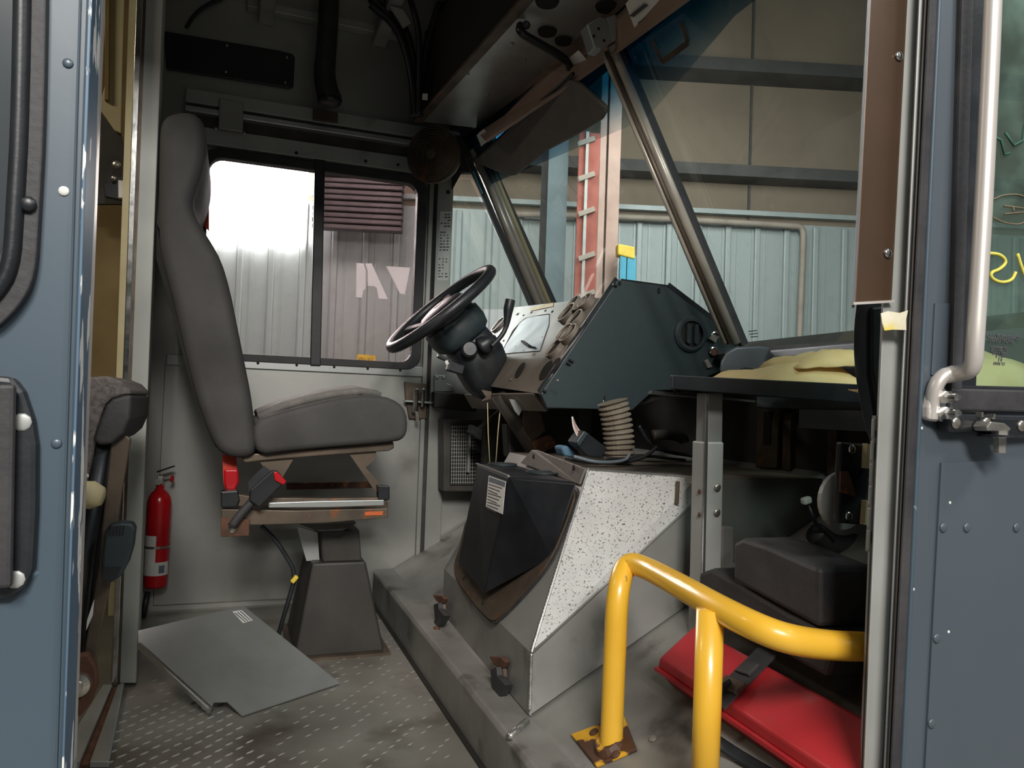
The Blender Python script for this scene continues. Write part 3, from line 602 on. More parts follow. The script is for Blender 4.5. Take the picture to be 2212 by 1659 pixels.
for k in range(4):
    a = math.pi*k/2+.4; q = s_*math.cos(a)+t_*math.sin(a); q2 = s_*math.cos(a+.7)+t_*math.sin(a+.7)
    ext('blade', [fc-fx*.02+q*.015, fc-fx*.03+q*RF*.85, fc-fx*.015+q2*RF*.85, fc-fx*.01+q2*.015], fx*.002, M['grime'], fa)
beam('bracket', at(960,285,'Y',1.9), at(985,290,'Y',1.98), .03, .012, M['blackmetal'], fa)
for p in ((966,298),(980,300),(979,316)): screw(at(*p,'Y',1.87), NY, .006, M['zinc'], fa, 'bolt')

# ---- upper wall items
sp = thing('speaker_panel', at(500,130,'Y',YW-.02), 'black rectangular panel screwed high on the driver side wall', 'panel')
ext('plate', pp([(352,66),(600,108),(632,116),(637,124),(634,186),(626,190),(360,148)], 'Y', YW-.015), (0,.012,0), M['blackmetal'], sp, bevel=.003)
for p in ((490,98),(620,124),(488,155),(616,178)): screw(at(*p,'Y',YW-.016), NY, .005, M['zinc'], sp)
cv = thing('conduit_cover', at(640,20,'Y',YW-.03), 'grey horizontal conduit cover high on the driver wall', 'conduit')
zc_ = at(640,20,'Y',YW-.03).z
box('cover', (-.02, YW-.04, zc_-.03), (.56, YW, zc_+.02), M['alud'], cv, bevel=.004)
box('lip', (-.02, YW-.045, zc_+.005), (.56, YW-.04, zc_+.012), M['bronze'], cv)
st = thing('hanging_strap', at(712,230,'Y',1.9), 'thick black padded hose hanging from the cab roof by the driver wall', 'hose')
_sp = smoothpts(pp([(714,-120),(710,30),(704,120),(700,160),(706,195),(712,214)], 'Y', 1.92), 2)
tube('hose', _sp, [.034+.009*(i/(len(_sp)-1))**3 for i in range(len(_sp))], M['rubber'], st, n=14)
dome('end_cap', _sp[-1], (0,0,-1), .043, M['black'], st, .6)
wr = thing('cable_bundle', at(900,150,'Y',1.85), 'bundle of black cables running down the dark roof corner', 'cables')
for k, pts in enumerate(([(800,-5),(850,40),(880,110),(900,200),(905,250)], [(835,-5),(875,60),(893,130),(902,240)], [(955,-5),(940,40),(915,120),(906,220)], [(800,10),(860,60),(888,150),(896,250)], [(885,-5),(905,60),(906,140),(904,250)])):
    tube('cable', smoothpts(pp(pts,'Y',1.84-.012*k), 2), .017-.0015*k, M['black'], wr, n=8)
ext('tag', pp([(913,202),(924,202),(924,216),(912,215)], 'Y', 1.76), (0,.003,0), M['label'], wr)
tc_ = tube('thin_cable', smoothpts(pp([(402,60),(420,30),(450,8),(490,-8)], 'Y', YW-.012), 2), .006, M['black'], None, n=6)
tag(tc_, 'thin black cable curving along the upper wall above the black panel', 'cable')
if True:
    yy = 1.78; ext('brace', pp([(842,12),(870,20),(888,50),(872,60)], 'Y', yy), (0,.01,0), M['alud'], wr)

# ================================================================= DRIVER SEAT
YS, YE = 1.36, 1.86
se = thing('driver_seat', (.15, 1.6, 0), 'dark grey high back driver seat on a metal pedestal', 'seat')
bo = [(343,300),(346,262),(362,243),(400,236),(428,244),(443,268),(445,320),(436,368),(420,412),(414,440),(424,468),(452,515),(478,560),(497,625),(512,700),(530,790),(542,850),(549,905),(556,960),(548,985),(520,992),(486,985),(466,968),(446,925),(420,850),(395,745),(366,620),(346,545),(341,480)]
bo = [(p.x,p.y) for p in smoothpts([Vector((x,y,0)) for x,y in bo], 1, True)]
ext('backrest', pp(bo,'Y',YS), (0,YE-YS,0), M['seat'], se, bevel=.028, seg=4, smooth=True)
sh = [(338,480),(352,555),(372,640),(398,750),(424,855),(450,930),(468,968),(452,945),(436,905),(408,815),(382,715),(352,610),(338,560)]
ext('back_shell', pp(sh,'Y',YS+.03), (0,YE-YS-.06,0), M['dark'], se)
cu = [(548,908),(600,890),(660,874),(720,860),(780,852),(830,855),(862,868),(880,890),(883,925),(876,946),(858,955),(780,962),(700,968),(620,976),(560,984),(546,960)]
cu = [(p.x,p.y) for p in smoothpts([Vector((x,y,0)) for x,y in cu], 1, True)]
cush = ext('cushion', pp(cu,'Y',YS), (0,YE-YS,0), M['seat'], se, bevel=.03, seg=4, smooth=True)
# cloth insert on the cushion top
ci = pp([(556,893),(610,874),(665,860),(720,848),(780,841),(825,845)], 'Y', YS+.045)
V = []; Fc = []
for i, p in enumerate(ci):
    for j in range(7):
        yq = (YE-YS-.09)*j/6; V.append(p+Vector((0, yq, .002+.012*math.sin(math.pi*j/6)-(.006 if i in (0, 5) else 0))))
n_ = len(V)
for i in range(5):
    for j in range(6): Fc.append((i*7+j, i*7+j+1, (i+1)*7+j+1, (i+1)*7+j))
io = mesh('cloth_insert', V, Fc, M['seattop'], cush, smooth=True)
so = io.modifiers.new('thickness', 'SOLIDIFY'); so.thickness = .016; so.offset = -1
# frame, scissor links, rails, pedestal
ya_ = YS+.03
ext('seat_frame', pp([(523,985),(552,980),(700,968),(850,954),(852,968),(840,974),(700,984),(560,996),(530,1000),(522,994)], 'Y', ya_), (0,.42,0), M['bronze'], se, bevel=.003)
for y_ in (ya_+.01, ya_+.36):
    beam('scissor_link', at(560,996,'Y',y_), at(600,1035,'Y',y_), .04, .008, M['bronze'], se, side=(0,1,0)) if False else None
    ext('rear_link', pp([(562,998),(636,988),(604,1042),(588,1040)], 'Y', y_), (0,.008,0), M['bronze'], se)
    ext('front_link', pp([(754,980),(812,972),(812,990),(790,1010),(826,1050),(838,1062),(824,1072),(808,1058)], 'Y', y_), (0,.008,0), M['bronze'], se)
ext('link_block', pp([(815,1048),(842,1050),(842,1080),(818,1082)], 'Y', ya_-.01), (0,.03,0), M['blackmetal'], se, bevel=.003)
ext('back_rail', pp([(620,1044),(800,1041),(806,1054),(620,1058)], 'Y', ya_+.34), (0,.03,0), M['rust'], se)
ext('upper_rail', pp([(482,1063),(560,1075),(700,1077),(836,1074),(836,1082),(700,1088),(560,1094),(482,1094)], 'Y', ya_), (0,.03,0), M['bronze'], se, bevel=.002)
ext('slide_rail', pp([(580,1086),(700,1082),(830,1080),(830,1092),(700,1096),(580,1097)], 'Y', ya_-.012), (0,.014,0), M['alu'], se, bevel=.002)
ext('lower_rail', pp([(478,1100),(640,1103),(838,1098),(838,1118),(700,1130),(560,1134),(478,1134)], 'Y', ya_-.005), (0,.035,0), M['bronze'], se, bevel=.002)
ext('lower_rail_far', pp([(520,1090),(838,1084),(838,1104),(520,1112)], 'Y', ya_+.36), (0,.03,0), M['bronze'], se)
ext('corner_block', pp([(477,1062),(514,1060),(518,1080),(512,1096),(477,1096)], 'Y', ya_-.01), (0,.04,0), M['blackmetal'], se, bevel=.003)
ext('anchor_plate', pp([(477,1118),(540,1122),(538,1158),(477,1160)], 'Y', ya_-.014), (0,.008,0), M['rust'], se, bevel=.002)
screw(at(502,1142,'Y',ya_-.014), NY, .012, M['zinc'], se, 'anchor_bolt')
ext('orange_tag', pp([(788,1106),(828,1104),(826,1113),(788,1114)], 'Y', ya_-.008), (0,.002,0), M['orange'], se)
ext('swivel_plate', pp([(645,1132),(770,1130),(740,1146),(690,1148)], 'Y', ya_+.06), (0,.26,0), M['grime'], se)
pcx = .30; pcy = 1.62
def rect(cx, cy, hx, hy, z): return [Vector((cx-hx,cy-hy,z)), Vector((cx+hx,cy-hy,z)), Vector((cx+hx,cy+hy,z)), Vector((cx-hx,cy+hy,z))]
n0 = at(686,1146,'Y',1.52); n1 = at(765,1146,'Y',1.52)
zt = n0.z; zm = at(720,1214,'Y',1.52).z
loft('pedestal_neck', [rect(at(725,1180,'Y',1.6).x, 1.62, .055, .10, zt), rect(at(733,1180,'Y',1.6).x, 1.62, .055, .10, zm)], M['pedestal'], se, bevel=.004)
loft('pedestal_base', [rect(.30, 1.63, .075, .12, zm), rect(.31, 1.65, .125, .16, .005)], M['pedestal'], se, bevel=.006)
box('base_flange', (.17, 1.47, 0), (.45, 1.83, .008), M['bronze'], se)
ext('side_cover', pp([(642,1137),(686,1150),(690,1210),(662,1212),(650,1170)], 'Y', 1.56), (0,.01,0), M['alud'], se)
cbl = smoothpts(pp([(565,1136),(592,1162),(618,1200),(640,1240),(622,1300),(600,1376)], 'Y', 1.50), 2)
tube('control_cable', cbl, .006, M['black'], se, n=8)
beam('cable_plug', at(630,1258,'Y',1.49), at(642,1244,'Y',1.49), .014, .012, M['ycap'], se, bevel=.003)
# buckle & belts
bk = thing('belt_buckle', at(575,1060,'Y',YS), 'black seat belt buckle with red button beside the seat rail', 'buckle')
bs = Vector((0,-.03,0))
tube('stalk', smoothpts(pp([(500,1138),(520,1110),(548,1080),(566,1058)], 'Y', YS-.0), 1), .011, M['rubber'], bk, n=8)
ext('housing', pp([(540,1058),(588,1016),(600,1018),(619,1042),(600,1058),(560,1098),(538,1082)], 'Y', YS-.02), (0,.026,0), M['blackmetal'], bk, bevel=.004)
ext('button', pp([(591,1022),(598,1018),(619,1040),(612,1048),(594,1038)], 'Y', YS-.026), (0,.012,0), M['redpaint'], bk, bevel=.002)
ext('strap', pp([(536,1040),(570,1006),(584,1016),(548,1060),(540,1080)], 'Y', YS-.005), (0,.006,0), M['black'], bk)
rbt = thing('seat_belt', at(497,1020,'Y',1.50), 'red seat belt strap hanging behind the driver seat base', 'seat belt')
ext('webbing', pp([(480,982),(510,982),(514,1040),(508,1058),(488,1058),(483,1044)], 'Y', YS+.08), (0,.004,0), M['redweb'], rbt)
ext('retractor', pp([(484,1014),(515,1014),(516,1042),(508,1060),(488,1060),(484,1044)], 'Y', YS+.07), (0,.03,0), M['redpaint'], rbt, bevel=.005)
rb2 = ext('shoulder_belt', pp([(428,432),(440,418),(452,440),(452,500),(440,488),(420,462)], 'Y', 1.90), (0,.004,0), M['redweb'])
tag(rb2, 'red shoulder belt strap showing between backrest and driver window', 'seat belt')

# ================================================================= FIRE EXTINGUISHER
ex = at(338,1180,'Y',2.0); zb_ = at(338,1272,'Y',2.0).z; ztp = at(342,1060,'Y',2.0).z; rE = .0365
fe = thing('fire_extinguisher', (ex.x, 2.03, zb_), 'small red fire extinguisher with white label on the wall behind the seat', 'fire extinguisher')
H = ztp-zb_
E0 = Vector((ex.x, 2.03, zb_))
lathe('cylinder', [(rE*.86,0),(rE,.008),(rE,H*.86),(rE*.93,H*.92),(rE*.7,H*.97),(rE*.35,H),(rE*.33,H+.02)], E0, (0,0,1), M['redpaint'], fe, n=28, smooth=True)
def arc_label(name, a0, a1, z0, z1, mat, r=rE+.0008):
    n = 10; P = [E0+Vector((math.cos(a)*r, math.sin(a)*r, 0)) for a in [a0+(a1-a0)*i/n for i in range(n+1)]]
    vs = [p+Vector((0,0,z0)) for p in P]+[p+Vector((0,0,z1)) for p in P]
    return mesh(name, vs, [(i,i+1,n+2+i,n+1+i) for i in range(n)], mat, fe)
arc_label('label', -3.6, -1.6, .075, .17, M['label']); arc_label('lower_label', -3.6, -.3, .042, .085, M['label'])
arc_label('bracket_band', -3.9, .4, .128, .136, M['zinc'], rE+.002)
arc_label('blue_mark', -1.3, -.8, .05, .075, M['screen'], rE+.0014)
beam('valve', E0+Vector((0,0,H+.01)), E0+Vector((0,0,H+.045)), .02, .02, M['zinc'], fe, bevel=.003)
beam('handle', E0+Vector((-.005,0,H+.045)), E0+Vector((.035,-.01,H+.058)), .014, .005, M['zinc'], fe)
beam('lever', E0+Vector((-.01,0,H+.058)), E0+Vector((.04,-.012,H+.078)), .014, .005, M['blackmetal'], fe)
lathe('gauge', [(.011,0),(.011,.006)], E0+Vector((-.004,-.014,H+.028)), NY, M['zinc'], fe, n=14)
lathe('pin_ring', [(.012,0),(.012,.003)], E0+Vector((.034,-.006,H+.036)), (1,-.4,0), M['redpaint'], fe, n=12)
tube('nozzle', [E0+Vector((-.02,-.02,-.01)), E0+Vector((-.03,-.03,-.09))], .009, M['black'], fe, n=8)

# ================================================================= LOOSE ALUMINIUM PANEL
q0 = at(733,1478,'Z',.004); q1 = at(523,1548,'Z',.004); q2 = at(525,1311,'Z',.15)
pnrm = (q0-q1).cross(q2-q1).normalized()
pl = thing('aluminium_sheet', q1, 'loose grey aluminium sheet with a small sticker lying on the cab floor', 'metal sheet')
plp = lambda x, y, o=0: atp(x, y, q1+pnrm*o, pnrm)
ext('sheet', [plp(x,y) for x,y in ((525,1311),(733,1478),(523,1548),(490,1517),(462,1518),(455,1534),(446,1532),(298,1392),(298,1365))], pnrm*.004, M['alu'], pl)
beam('folded_lip', plp(300,1394), plp(455,1535), .004, .016, M['alubright'], pl)
sk = ext('sticker', [plp(x,y,.0045) for x,y in ((502,1321),(522,1318),(546,1340),(525,1346))], pnrm*.0004, M['label'], pl)
for a, b in (((508,1324),(530,1343)),((513,1322),(536,1342)),((519,1320),(541,1340))): beam('print_line', plp(*a,.0052), plp(*b,.0052), .003, .0004, M['print'], sk)

# ================================================================= STEERING
WC = at(952,666,'Y',1.60); wa = at(847,752,'Y',1.6); wb = at(1057,578,'Y',1.6); RW = (wb-wa).length/2-.010
du = (wb-wa).normalized(); dn = Vector((-du.z,-.05,du.x)).normalized()
sw = thing('steering_column', WC, 'black steering wheel on a dark grey column with shift lever', 'steering wheel')
ry = dn.cross(du).normalized()
tube('rim', [WC+(du*math.cos(a)+ry*math.sin(a))*RW for a in [2*math.pi*k/48 for k in range(48)]], .0172, M['black'], sw, n=14, closed=True)
lathe('airbag_hub', [(.086,-.052),(.094,-.03),(.09,-.012),(.074,.004),(.04,.012),(0,.014)], WC, dn, M['black'], sw, n=28, smooth=True)
for a in (.5, math.pi-.5, math.pi+.55, -.55):
    q = du*math.sin(a)+ry*math.cos(a); beam('spoke', WC+q*.07-dn*.028, WC+q*(RW-.004)-dn*.002, .034, .016, M['black'], sw, side=q.cross(dn), bevel=.005)
lathe('emblem', [(.018,0),(.014,.002)], WC+dn*.0125+du*-.004, dn, M['dashgrey'], sw, n=18)
def sec(c, a, b, n=20, e=3.0):
    P = []
    for i in range(n):
        t = 2*math.pi*i/n; cc, ss = math.cos(t), math.sin(t)
        P.append(c+du*a*abs(cc)**(2/e)*(1 if cc >= 0 else -1)+ry*b*abs(ss)**(2/e)*(1 if ss >= 0 else -1))
    return P
loft('upper_shroud', [sec(WC-dn*.040,.070,.078), sec(WC-dn*.05,.092,.092), sec(WC-dn*.09,.094,.094), sec(WC-dn*.115,.088,.09), sec(WC-dn*.128,.07,.078)], M['dash'], sw, smooth=True)
loft('column_shroud', [sec(WC-dn*.122,.058,.066), sec(WC-dn*.130,.074,.074), sec(WC-dn*.165,.076,.076), sec(WC-dn*.170,.080,.078), sec(WC-dn*.21+du*-.004,.084,.078), sec(WC-dn*.255+du*-.014,.080,.074), sec(WC-dn*.29+du*-.03,.058,.06), sec(WC-dn*.31+du*-.045,.03,.04)], M['black'], sw, smooth=True)
tube('shaft', [WC-dn*.28-du*.02, WC-dn*.5-du*.02], .022, M['grime'], sw)
lb_ = at(1062,742,'Y',1.52)
lathe('lever_boot', [(.032,0),(.03,.012),(.018,.03),(.012,.04)], lb_+Vector((-.03,0,-.012)), (.55,-.5,.55), M['black'], sw, n=18, smooth=True)
lathe('side_knob', [(.026,0),(.026,.01),(.02,.016)], at(1014,755,'Y',1.525), (-.2,-1,.1), M['black'], sw, n=18)
lv = smoothpts(pp([(1062,748),(1080,730),(1092,712),(1096,690),(1098,668),(1102,648)], 'Y', 1.48), 2)
tube('shift_lever', lv, [.0075+.0085*min(1,max(0,(i-10)/8)) for i in range(len(lv))], M['black'], sw, n=12)
beam('lower_switch', at(945,768,'Y',1.56), at(975,782,'Y',1.56), .02, .012, M['black'], sw, bevel=.003)
beam('white_switch', at(963,779,'Y',1.54), at(966,787,'Y',1.54), .01, .01, M['label'], sw)
beam('key_switch', at(966,790,'Y',1.56), at(1000,800,'Y',1.56), .03, .03, M['black'], sw, bevel=.004)

# ================================================================= INSTRUMENT PANEL
YP = 1.10; YF = 1.80
ft = at(1314,641,'Y',YP); fb = at(1170,851,'Y',YP); ff = edge(ft,fb,.66); fb = fb+Vector((.0,0,0)); ff = ff+Vector((-.012,0,.006))
ip = thing('instrument_panel', (1.0, 1.5, .75), 'bare metal instrument panel with round gauge holes and dark teal side panel', 'dashboard')
L_ = Vector((0,YF-YP,0))
up_n = L_.cross(ft-ff).normalized();  up_n = up_n if up_n.x < 0 else -up_n
lo_n = L_.cross(ff-fb).normalized();  lo_n = lo_n if lo_n.x < 0 else -lo_n
fas = ext('fascia', [ft, ff, atp(1052,778,ff,up_n), atp(1066,712,ff,up_n), atp(1110,664,ff,up_n)], -up_n*.004, M['fascia'], ip)
fal = ext('lower_fascia', [ff, fb, atp(1042,832,fb,lo_n), atp(1052,778,ff,up_n)], -lo_n*.004, M['fascialow'], ip)
ext('under_lip', [fb+Vector((0,.06,0)), fb+L_, fb+L_+Vector((.03,0,-.045)), fb+Vector((.05,.08,-.045))], Vector((.004,0,.004)), M['fascialow'], ip)
body = [Vector((fb.x+.02,YP+.02,fb.z)), Vector((ft.x+.006,YP+.02,ft.z-.004)), Vector((1.14,YP+.02,ft.z-.01)), Vector((1.24,YP+.02,.93)), Vector((1.24,YP+.02,.80)), Vector((1.04,YP+.02,.74))]
ext('body', body, (0,YF-YP-.03,0), M['dark'], ip)
side = [(1335,605),(1440,619),(1606,745),(1560,800),(1462,842),(1412,844),(1366,886),(1182,881),(1169,851)]
sp_ = ext('side_panel', pp(side,'Y',YP-.012), (0,.02,0), M['dash'], ip, bevel=.002)
for a, b in (((1336,606),(1440,620)),((1440,620),(1606,746)),((1336,606),(1170,850))):
    beam('edge_trim', at(*a,'Y',YP+.004), at(*b,'Y',YP+.004), .006, .028, M['blackmetal'], sp_, side=(0,0,1) if a[0] == 1336 and b[0] == 1440 else None)
for a, b in (((1324,614),(1333,618)),((1229,776),(1239,782)),((1224,783),(1233,788)),((1172,842),(1180,847)),((1424,622),(1424,632)),((1339,607),(1340,614)),((1590,738),(1592,745))):
    beam('clip', at(*a,'Y',YP-.016), at(*b,'Y',YP-.016), .005, .005, M['blackmetal'], sp_)
beam('slot', at(1307,855,'Y',YP-.0135), at(1306,870,'Y',YP-.0135), .004, .003, M['dark'], sp_)
screw(at(1304,867,'Y',YP-.0135), NY, .0025, M['zinc'], sp_)
vc = at(1490,722,'Y',YP-.012)
ve = lathe('round_vent', [(.050,0),(.050,.006),(.044,.012),(.036,.012),(.034,.002)], vc, NY, M['dash'], sp_, n=32, smooth=False)
lathe('vent_cavity', [(.035,.004),(.034,.0045)], vc, NY, M['dark'], ve, n=28)
for dx in (-.012,.012): ext('louvre', rrect(vc.x+dx-.006,vc.x+dx+.006,vc.z-.027,vc.z+.027,.005,vc.y-.016,3), (0,.01,0), M['dash'], ve)
def ringknob(px, r, face, nm):
    c = at(*px,'Y',YP-.012); k = lathe(nm, [(r,0),(r,.005),(r*.82,.006),(r*.8,.002)], c, NY, M['chrome'], sp_, n=24); lathe('face', [(r*.8,.003),(r*.78,.0035)], c, NY, face, k, n=20); return k, c
k1, c1 = ringknob((1543,727), .0135, M['dark'], 'switch_bezel'); ext('half_cover', pp([(1531,731),(1546,740),(1553,727),(1540,722)],'Y',YP-.02), (0,.004,0), M['fascia'], k1)
ringknob((1540,760), .0135, M['leather'], 'socket_bezel')
ext('toggle_clip', pp([(1523,780),(1530,775),(1537,788),(1541,792),(1530,796)], 'Y', YP-.022), (0,.01,0), M['fascia'], sp_, bevel=.002)
ffp = lambda x, y, o=0: atp(x, y, ff+up_n*o, up_n)
scr = ext('display_pane', [ffp(x,y,.0015) for x,y in ((1124,697),(1140,686),(1186,680),(1186,700),(1166,758),(1090,764),(1089,752))], up_n*.001, M['screen'], fas)
tube('display_rim', [ffp(x,y,.002) for x,y in ((1089,752),(1108,715),(1124,697),(1136,687),(1160,682),(1186,679))], .0022, M['blackmetal'], fas, n=6)
beam('stub_lever', ffp(1128,737,.006), ffp(1144,748,.006), .008, .006, M['blackmetal'], fas); beam('stub_wire', ffp(1143,747,.006), ffp(1156,751,.006), .004, .004, M['blackmetal'], fas)
ext('yellow_label', [ffp(x,y,.0015) for x,y in ((1145,665),(1195,654),(1195,662),(1147,672))], up_n*.0008, M['ylabel'], fas)
for p in ((1117,679),(1131,681),(1148,675),(1178,671),(1193,673),(1172,729),(1114,749),(1132,758),(1088,736),(1091,760)): screw(ffp(*p,.001), up_n, .0045, M['dark'], fas, 'hole')
for p in ((1118,678),(1153,764)): screw(ffp(*p,.002), up_n, .006, M['fascia'], fas, 'stud')
for x, y, r, h in ((1232,683,.034,.02),(1242,660,.028,.014),(1262,664,.026,.02),(1272,658,.026,.02),(1248,694,.030,.016),(1226,726,.031,.018),(1236,727,.031,.018),(1203,757,.032,.014),(1080,704,.036,.012)):
    c = ffp(x, y); g = lathe('gauge_bezel', [(r,0),(r,h*.7),(r*1.03,h*.72),(r*1.03,h),(r*.9,h),(r*.88,.002)], c, up_n, M['fascialow'], fas, n=26)
    lathe('gauge_hole', [(r*.89,h*.55),(r*.88,h*.58)], c, up_n, M['dark'], g, n=22)
lfp = lambda x, y, o=0: atp(x, y, fb+lo_n*o, lo_n)
for x, y, r in ((1124,800,.026),(1180,800,.03),(1200,790,.024)):
    lathe('vent_hole', [(r,.001),(r*.98,.002)], lfp(x,y,.001), lo_n, M['dark'], fal, n=22)
for p in ((1103,820),(1205,822)): screw(lfp(*p,.002), lo_n, .005, M['zinc'], fal)

# under dash clutter
uc = thing('column_linkage', at(1110,920,'Y',1.5), 'grimy steering linkage and brackets hanging under the dash', 'linkage')
yq = 1.5
ext('white_tag', pp([(1100,862),(1137,866),(1121,898),(1112,888)], 'Y', 1.32), (0,.002,0), M['alu'], uc)
tube('shaft', pp([(1080,850),(1150,960),(1200,1020)], 'Y', 1.45), .03, M['grime'], uc)
ext('bracket', pp([(1130,880),(1170,890),(1180,930),(1150,960),(1128,930)], 'Y', 1.42), (0,.03,0), M['bronze'], uc, bevel=.004)
ext('valve_body', pp([(1095,915),(1140,930),(1150,985),(1100,990)], 'Y', 1.55), (0,.06,0), M['grime'], uc, bevel=.008)
ext('rusty_arm', pp([(1150,955),(1190,940),(1206,962),(1160,985)], 'Y', 1.4), (0,.03,0), M['rust'], uc, bevel=.004)
ext('horn_bracket', pp([(1040,842),(1050,858),(1042,866),(1060,862),(1062,846)], 'Y', 1.5), (0,.006,0), M['bronze'], uc)
for i, (a, b) in enumerate((((1053,870),(1058,1002)),((1083,858),(1071,1000)))):
    tube('wire', pp([a, ((a[0]+b[0])/2-1, (a[1]+b[1])/2), b], 'Y', 1.46), .0016, M['cream'], uc, n=5)
ext('pedal', pp([(1022,918),(1042,928),(1040,950),(1018,934)], 'Y', 1.75), (0,.05,0), M['black'], uc)
tube('pedal_arm', pp([(1030,930),(1090,880),(1130,850)], 'Y', 1.76), .008, M['grime'], uc, n=8)
ds = thing('flexible_duct', at(1330,930,'Y',1.0), 'ribbed tan air hose rising from engine cover under the dash', 'hose')
hb0 = at(1338,990,'Y',1.0); hb1 = at(1322,868,'Y',1.0); nseg = 44; V = []
pts_ = [hb0+(hb1-hb0)*(i/nseg)+Vector((.006*math.sin(i/nseg*3),0,0)) for i in range(nseg+1)]
tube('hose', pts_, [.036+.0035*(1 if i % 4 < 2 else -1) for i in range(nseg+1)], M['hose'], ds, n=20, smooth=False)
cn = thing('wire_connector', at(1275,960,'Y',.95), 'dark multi pin connector with coloured wires lying on the engine cover', 'connector')
ext('plug', pp([(1246,962),(1268,934),(1312,968),(1300,990),(1270,986)], 'Y', .93), (0,.04,0), M['blackmetal'], cn, bevel=.003)
ext('plug_band', pp([(1244,955),(1262,930),(1272,937),(1252,966)], 'Y', .922), (0,.05,0), M['dash'], cn, bevel=.003)
for i, cname in enumerate(('label','orange','label','screen','redweb','label','cream','print')):
    tube('wire', smoothpts(pp([(1236,900),(1238+i,922),(1245+i*2,938),(1252+i*2.6,950-i*1.8)], 'Y', .94+.003*i), 1), .002, M[cname], cn, n=5)
rg = ext('blue_rag', pp([(1212,966),(1226,962),(1238,972),(1248,980),(1240,988),(1220,986)], 'Y', .98), (0,.05,0), M['bluerag'], None, bevel=.006)
tag(rg, 'crumpled scrap of blue rag on the engine cover beside the connector', 'rag')
cl = thing('loose_cable', at(1320,995,'Y',.9), 'loose black cables trailing across the engine cover top', 'cable')
tube('cable', smoothpts(pp([(1222,988),(1260,998),(1340,1000),(1390,990),(1420,965)], 'Y', .93), 2), .005, M['black'], cl, n=8)
tube('cable', smoothpts(pp([(1240,986),(1290,1000),(1352,996),(1360,980)], 'Y', .91), 2), .004, M['screen'], cl, n=8)
tube('cable', smoothpts(pp([(1310,990),(1350,992),(1400,984),(1440,990),(1480,994)], 'Y', .95), 2), .004, M['black'], cl, n=8)
tube('cable', smoothpts(pp([(1410,940),(1440,938),(1475,945),(1478,955)], 'Y', 1.0), 2), .014, M['grime'], cl, n=10)
tube('cable', smoothpts(pp([(1380,920),(1400,955),(1430,975),(1500,985)], 'Y', 1.02), 2), .005, M['black'], cl, n=8)

# ================================================================= ENGINE COVER
ZT = .585
c1 = at(1142,1562,'Z',ZP+.004); c1 = Vector((.572,.705,ZP+.004))
c2 = Vector((.572,.705, at(1140,1412,'Y',.705).z)); c3 = Vector((.590,1.44,ZP+.004)); c4 = Vector((.590,1.44,c2.z+.01))
t1 = at(1270,1014,'Z',ZT); t2 = at(1506,1031,'Z',ZT); t3 = Vector((t1.x+.02,1.44,ZT))
r2 = Vector((t2.x,t2.y,at(1506,1080,'Y',t2.y).z)); b2 = Vector((t2.x,t2.y,incz(t2.x)+.003))
f1 = Vector((1.235,t2.y-.03,ZT)); f2 = Vector((1.235,1.44,ZT)); f3 = Vector((1.235,t2.y-.03,incz(1.235)+.003))
en = thing('engine_cover', (.85,1.05,ZP), 'large angular aluminium engine cover with a mottled white sloping face', 'engine cover')
th = .004
def plate(name, P, mat, th_=.004, flip=None, **k):
    n = (P[1]-P[0]).cross(P[2]-P[0]).normalized(); cc = sum(P, Vector())/len(P)
    if n.dot(cc-Vector((1.0,1.15,.3))) < 0: n = -n
    return ext(name, P, -n*th_, mat, en, **k)
plate('rear_band', [c1,c2,c4,c3], M['dog'])
plate('rear_slope', [c2,t1,t3,c4], M['dog'])
plate('side_face', [c1,c2,r2,b2], M['dog'])
plate('mottled_face', [c2,t1,t2], M['speck']); plate('mottled_face', [c2,t2,r2], M['speck'])
plate('top_sheet', [t1,t2,f1,f2,t3], M['fascialow'])
plate('front_side', [b2,r2,t2,f1,f3], M['dog'])
plate('far_side', [c3,c4,t3,f2,Vector((1.235,1.44,incz(1.235)))], M['dog'])
def bead(a, b, r=.0042, step=.0075):
    n = max(2, int((b-a).length/step)); pts = [a+(b-a)*(i/n/2) for i in range(2*n+1)]
    tube('weld_bead', pts, [r*(1 if i % 2 else .72) for i in range(2*n+1)], M['weld'], en, n=7)
bead(c1+Vector((0,0,.01)),c2); bead(c2,t1); bead(t1,t2)
tube('fold_edge', [c2,r2], .003, M['dog'], en, n=6)
sp2 = edge(t2,c2,.12)
mn = (t1-c2).cross(t2-c2).normalized(); mn = mn if mn.z > 0 else -mn
mpt = lambda x, y, o=.002: atp(x,y,c2+mn*o,mn)
beam('scuff_mark', mpt(1464,1040), mpt(1462,1088), .009, .0015, M['bronze'], en, side=mn.cross(mpt(1464,1040)-mpt(1462,1088)))
# slotted lip along the top rear edge
sl = ext('slotted_lip', [at(1124,1000,'X',t3.x-.03), at(1148,972,'X',t3.x-.03), at(1158,972,'X',t3.x-.03), at(1262,1012,'X',t1.x-.03), at(1250,1046,'X',t1.x-.03)], (.006,0,0), M['fascia'], en, bevel=.001)
for p in ((1153,986),(1240,1010)): screw(at(*p,'X',t1.x-.031), (-1,0,0), .007, M['dark'], sl, 'slot')
